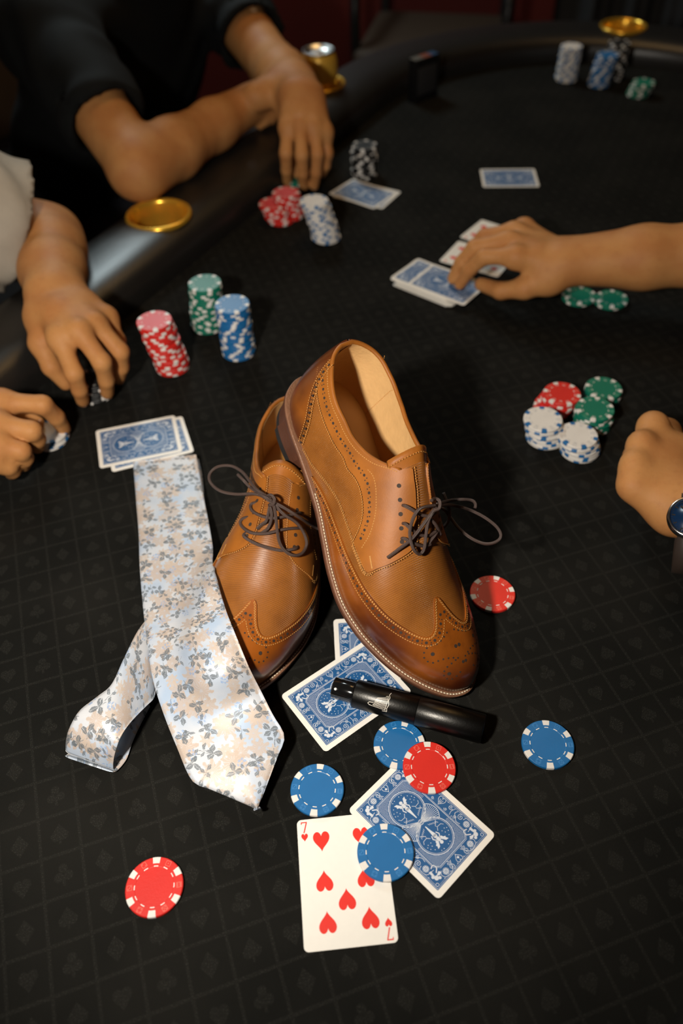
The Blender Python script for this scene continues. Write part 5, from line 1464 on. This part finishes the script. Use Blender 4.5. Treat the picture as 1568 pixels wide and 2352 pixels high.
def shirt(T, o, info, arms, name, m, h=.006, hem=.62, sr=.066, collar=True):
    """short-sleeved shirt: torso cloth plus two sleeves cut open at the hem. arms: (shoulder, elbow, hem fraction, radius at hem)"""
    sh, pel, chest, lat, nk = info['sh'], info['pel'], info['chest'], info['lat'], info['nk']
    prims = [(pel+lat*.075, chest+lat*.082, .125, .118), (pel-lat*.075, chest-lat*.082, .125, .118), (sh[0], sh[1], .073, .073), (chest, nk*.75+chest*.25, .112, .075)]
    S_ = []
    for A, Eb, fr, rh in arms:
        A = np.asarray(A); Eb = np.asarray(Eb); d = (Eb-A)/np.linalg.norm(Eb-A); H_ = A+(Eb-A)*fr
        S_.append((A, A+(Eb-A)*(fr+.25), d, H_, rh))
    pts = [q for a, b, *_ in prims for q in (a, b)]+[q for a, b, *_ in S_ for q in (a, b)]
    lo = np.min(pts, 0)-.17; hi = np.max(pts, 0)+.17
    def fn(p):
        d = None
        for a, b, r1, r2 in prims:
            e = cone(p, a, b, r1, r2); d = e if d is None else _smin(d, e, .06)
        for A, B2, dv, H_, rh in S_:
            e = cone(p, A, B2, .072, rh*1.02)
            fold = .0035*np.sin(((p-A)@dv.astype(np.float32))*95+2.*np.sin(p[:, 1]*40))*np.clip(((p-A)@dv.astype(np.float32))*4, 0, 1)
            pl = (p-H_)@dv.astype(np.float32)
            e = np.maximum(e+fold, pl)
            e = np.maximum(e, -np.maximum(cone(p, A+(H_-A)*.45, B2+dv*.1, .050, rh*1.02-.0045), -pl-.045))
            d = np.maximum(_smin(d, e, .035), np.where(e < .09, np.where((p-A)@dv.astype(np.float32) > .10, -9, -9), -9))
        wr = .004*np.sin(p[:, 2]*70+6*np.sin(p[:, 0]*14)+4*np.sin(p[:, 1]*17))
        d = d+wr*.6
        d = np.maximum(d, -cone(p, nk-(chest-nk)*.1, nk-(chest-nk)*1.2, .062, .075))
        return d
    V, F = nets(fn, lo, hi, h); return add(name, mesh(name, V-o, F, m), T)
def trousers(T, o, pel, lat, fwd, m):
    knee = [pel+lat*s*.10+fwd*.40+np.array([0, 0, -.02]) for s in (1, -1)]; foot = [np.array([k[0], k[1], -.70])-fwd*.02 for k in knee]
    P = [(pel+lat*.07, pel-lat*.07, .13, .13)]
    for s, k, f in zip((1, -1), knee, foot): P += [(pel+lat*s*.09, k, .085, .065), (k, f, .062, .05), (f+np.array([0, 0, -.02]), f+fwd*.14+np.array([0, 0, -.03]), .038, .035)]
    P = [(np.array([a[0], a[1], max(a[2], -.715)]), np.array([b[0], b[1], max(b[2], -.72)]), r1, r2) for a, b, r1, r2 in P]
    def fn(p):
        d = None
        for a, b, r1, r2 in P:
            e = cone(p, a, b, r1, r2); d = e if d is None else _smin(d, e, .04)
        return np.maximum(d, -(p[:, 2]+.758))
    pts = np.array([q for a, b, *_ in P for q in (a, b)]); V, F = nets(fn, pts.min(0)-.18, pts.max(0)+.18, .012); add('trousers', mesh('trousers', V-o, F, m), T)
def H(**k): return {f: [un(*q) for q in v] for f, v in k.items()}
M_tee_b = mat('black_jersey', (.0042, .0050, .0052), .85, spec=.2, noise=(60, .25), bump=(900, .3)); M_tee_g = mat('beige_jersey', (.42, .37, .30), .85, noise=(60, .12), bump=(900, .4)); M_tee_n = mat('navy_jersey', (.02, .025, .05), .85, noise=(60, .2), bump=(900, .3))
M_denim = mat('dark_denim', (.012, .014, .022), .85, noise=(120, .3), bump=(700, .4))
INW = np.array([.868, -.497, 0.])
def seat_for(pel, fwd, label):
    c2 = add('chair', None, None, (pel[0], pel[1], -.76), (0, 0, math.atan2(fwd[1], fwd[0])+PI/2), label, 'chair', 'players\' chairs')
    for k in [q for q in bpy.data.objects if q.parent == ch]:
        d = k.copy(); COL.objects.link(d); d.parent = c2
    return c2
# ---- player in the black shirt
eA = un(318, 388, .088); wA = un(572, 240, .088)
sA = un(105, 70, .20); eB = un(632, 160, .085); wB = un(694, 222, .122)
sB = un(470, -60, .165)
hA = H(index=[(617, 204, .10), (643, 222, .082), (637, 262, .06)], middle=[(609, 214, .10), (636, 243, .08), (624, 276, .058)], ring=[(600, 227, .095), (624, 258, .075), (610, 282, .058)], pinky=[(591, 240, .09), (611, 268, .07), (598, 288, .06)], thumb=[(588, 222, .112), (606, 203, .12), (628, 196, .118), (645, 205, .11)])
hB = H(index=[(661, 290, .097), (657, 352, .068), (660, 417, .013)], middle=[(690, 284, .102), (693, 356, .071), (697, 427, .013)], ring=[(720, 288, .099), (729, 354, .066), (721, 426, .013)], pinky=[(745, 302, .088), (752, 352, .060), (740, 398, .022)], thumb=[(668, 262, .088), (668, 312, .060), (672, 356, .042), (684, 398, .022)])
midS = (sA+sB)/2
tor = dict(pelvis=midS+np.array([-.21, .12, -.40]), neck=midS+np.array([.02, -.012, .075]), head=midS+np.array([.085, -.05, .21]), sh=[sA, sB], fwd=INW)
T1, o1, _, inf = person('person', 'person in a black t-shirt leaning on the rail with one hand on chips', [(hA, wA, eA, sA), (hB, wB, eB, sB)], tor)
shirt(T1, o1, inf, [(sA, eA, .70, .058), (sB, eB, .70, .056)], 't_shirt', M_tee_b)
trousers(T1, o1, tor['pelvis'], inf['lat'], INW, M_denim)
seat_for(tor['pelvis'], INW, 'chair under the player in the black t-shirt')
# ---- player in the beige shirt
w2 = un(126, 668, .088); e2 = un(112, 548, .072); s2 = np.array([-.58, .90, .22])
h2 = H(index=[(137, 774, .084), (170, 858, .058), (190, 920, .012)], middle=[(181, 759, .090), (234, 832, .064), (246, 902, .012)], ring=[(218, 741, .086), (276, 808, .058), (272, 870, .014)], pinky=[(243, 728, .076), (271, 782, .052), (262, 838, .016)], thumb=[(98, 728, .078), (93, 788, .064), (118, 842, .044), (151, 880, .022)])
w3 = un(-112, 985, .058); e3 = np.array([-.635, .70, .09]); s3 = np.array([-.77, .57, .22])
h3 = H(index=[(0, 922, .066), (98, 930, .060), (146, 984, .014)], middle=[(-8, 972, .064), (72, 990, .054), (86, 1026, .020)], ring=[(-14, 1014, .058), (48, 1036, .046), (54, 1068, .018)], pinky=[(-24, 1052, .048), (20, 1072, .034), (26, 1088, .014)], thumb=[(-80, 935, .056), (-20, 940, .040), (45, 958, .028), (84, 972, .020)])
mid2 = (s2+s3)/2
tor2 = dict(pelvis=mid2+np.array([-.17, .10, -.41]), neck=mid2+np.array([.02, -.012, .075]), head=mid2+np.array([.08, -.045, .21]), sh=[s3, s2], fwd=INW)
T2, o2_, _, inf2 = person('person', 'person in a beige t-shirt reaching over the rail to hold chips', [(h2, w2, e2, s2), (h3, w3, e3, s3)], tor2)
shirt(T2, o2_, inf2, [(s2, e2, .84, .086), (s3, e3, .6, .068)], 't_shirt', M_tee_g)
trousers(T2, o2_, tor2['pelvis'], inf2['lat'], INW, M_denim)
seat_for(tor2['pelvis'], INW, 'chair under the player in the beige t-shirt')
# ---- dealer reaching in from the right side
w4 = un(1296, 600, .062); e4 = un(1830, 575, .092); s4 = np.array([.90, .84, .21])
h4 = H(index=[(1186, 588, .072), (1112, 590, .064), (1056, 653, .018)], middle=[(1168, 552, .074), (1090, 568, .062), (1040, 640, .018)], ring=[(1180, 530, .069), (1112, 543, .056), (1066, 602, .022)], pinky=[(1204, 522, .060), (1150, 535, .046), (1112, 575, .022)], thumb=[(1262, 640, .048), (1206, 662, .038), (1150, 668, .028), (1104, 653, .020)])
w5 = un(1556, 1152, .046); e5 = np.array([.56, .40, .09]); s5 = np.array([.73, .50, .21])
h5 = H(index=[(1502, 978, .070), (1478, 1006, .040), (1520, 1018, .020)], middle=[(1474, 1020, .073), (1456, 1046, .040), (1502, 1062, .018)], ring=[(1458, 1066, .069), (1448, 1092, .037), (1492, 1102, .018)], pinky=[(1456, 1114, .060), (1450, 1134, .034), (1490, 1140, .018)], thumb=[(1552, 1050, .052), (1530, 992, .044), (1500, 972, .030), (1484, 992, .020)])
OUT = -INW; mid4 = (s4+s5)/2
tor4 = dict(pelvis=mid4+np.array([.19, -.11, -.42]), neck=mid4+np.array([-.02, .012, .075]), head=mid4+np.array([-.06, .035, .21]), sh=[s4, s5], fwd=OUT)
T3, o3, _, inf3 = person('person', 'person with bare forearms dealing cards, wristwatch on the other arm', [(h4, w4, e4, s4), (h5, w5, e5, s5)], tor4)
shirt(T3, o3, inf3, [(s4, e4, .6, .064), (s5, e5, .6, .064)], 't_shirt', M_tee_n)
trousers(T3, o3, tor4['pelvis'], inf3['lat'], OUT, M_denim)
seat_for(tor4['pelvis'], OUT, 'chair under the dealing player')
# ---- chips in hands
stack('black', (222, 902), (214, 868), 'black chip gripped by the beige-shirted player\'s fingers', 'black chips in the left hand', 31, .0008)
stack('white', (116, 1007), (112, 991), 'white chip with blue spots under the curled fingers', 'white chips under the curled fingers', 32, .0008)
stack('green', (684, 424), (681, 408), 'green chip held between the fingers of the black-shirted player', 'green chips under the reaching fingers', 33, .0006)
# ---- wristwatch
M_steel = mat('watch_steel', (.62, .62, .62), .2, metal=1., noise=(100, .05)); M_dial = mat('blue_dial', (.004, .02, .06), .25, noise=(100, .1)); M_strap = mat('brown_strap', (.03, .02, .015), .5, noise=(80, .2))
wc = un(1588, 1190, .082); axw = np.asarray(e5)-np.asarray(w5); axw /= np.linalg.norm(axw)
nz_ = np.array([-.10, -.32, .94]); nz_ -= axw*(nz_@axw); nz_ /= np.linalg.norm(nz_); ya = np.cross(nz_, axw)
wt = thing('wristwatch', 'steel wristwatch with dark blue dial on the dealing player\'s wrist', 'wristwatch', wc)
wt.rotation_euler = Matrix(np.stack([axw, ya, nz_], 1).tolist()).to_euler()
V, F = lathe([(0, -.004), (.0185, -.004), (.0198, -.002), (.0200, .001), (.0192, .0035), (.0178, .0042), (.0172, .0036), (.0172, .0022), (0, .0022)], 56); cs = add('case', mesh('case', V, F, M_steel), wt)
V, F = cyl(.0172, .0022, .0026, 48); dl = add('dial', mesh('dial', V, F, M_dial), wt)
for k in range(60):
    a = k*PI/30; l = .0032 if k % 5 == 0 else .0014; w_ = .0005 if k % 5 == 0 else .00018
    c_, s_ = math.cos(a), math.sin(a); r0, r1 = .0162-l, .0162
    V = [(r0*c_-w_*s_, r0*s_+w_*c_, .00268), (r0*c_+w_*s_, r0*s_-w_*c_, .00268), (r1*c_+w_*s_, r1*s_-w_*c_, .00268), (r1*c_-w_*s_, r1*s_+w_*c_, .00268)]
    if k == 0: mbk = MB()
    mbk.put(V, [(0, 1, 2, 3)])
add('hour_markers', mbk.build('hour_markers', M_steel, False), dl, kind='stuff')
for a, l, w_ in ((.6, .009, .0007), (2.4, .013, .0005)):
    V, F = box(-.002, l, -w_, w_, .0028, .0031); R_ = np.array([[math.cos(a), -math.sin(a), 0], [math.sin(a), math.cos(a), 0], [0, 0, 1]]); add('watch_hand', mesh('watch_hand', np.array(V)@R_.T, F, M_steel, False), dl)
V, F = tube([(0, .0195, 0), (0, .0235, 0)], .0024, 14); add('crown', mesh('crown', V, F, M_steel), wt)
# strap: band round the wrist
def strap_at(t): return ((.0305)*math.sin(t), -.0305+.0305*math.cos(t))
ts = np.linspace(.0, 2*PI, 48); P0 = []
for t in ts:
    for w_ in (-.0095, .0095):
        for r in (.0300, .0325):
            P0.append((w_, r*1.12*math.sin(t), -.034+r*math.cos(t)))
F = []
for i in range(47):
    b = i*4; F += [(b, b+4, b+6, b+2), (b+1, b+3, b+7, b+5), (b, b+1, b+5, b+4), (b+2, b+6, b+7, b+3)]
add('strap', mesh('strap', np.array(P0), F, M_strap), wt)
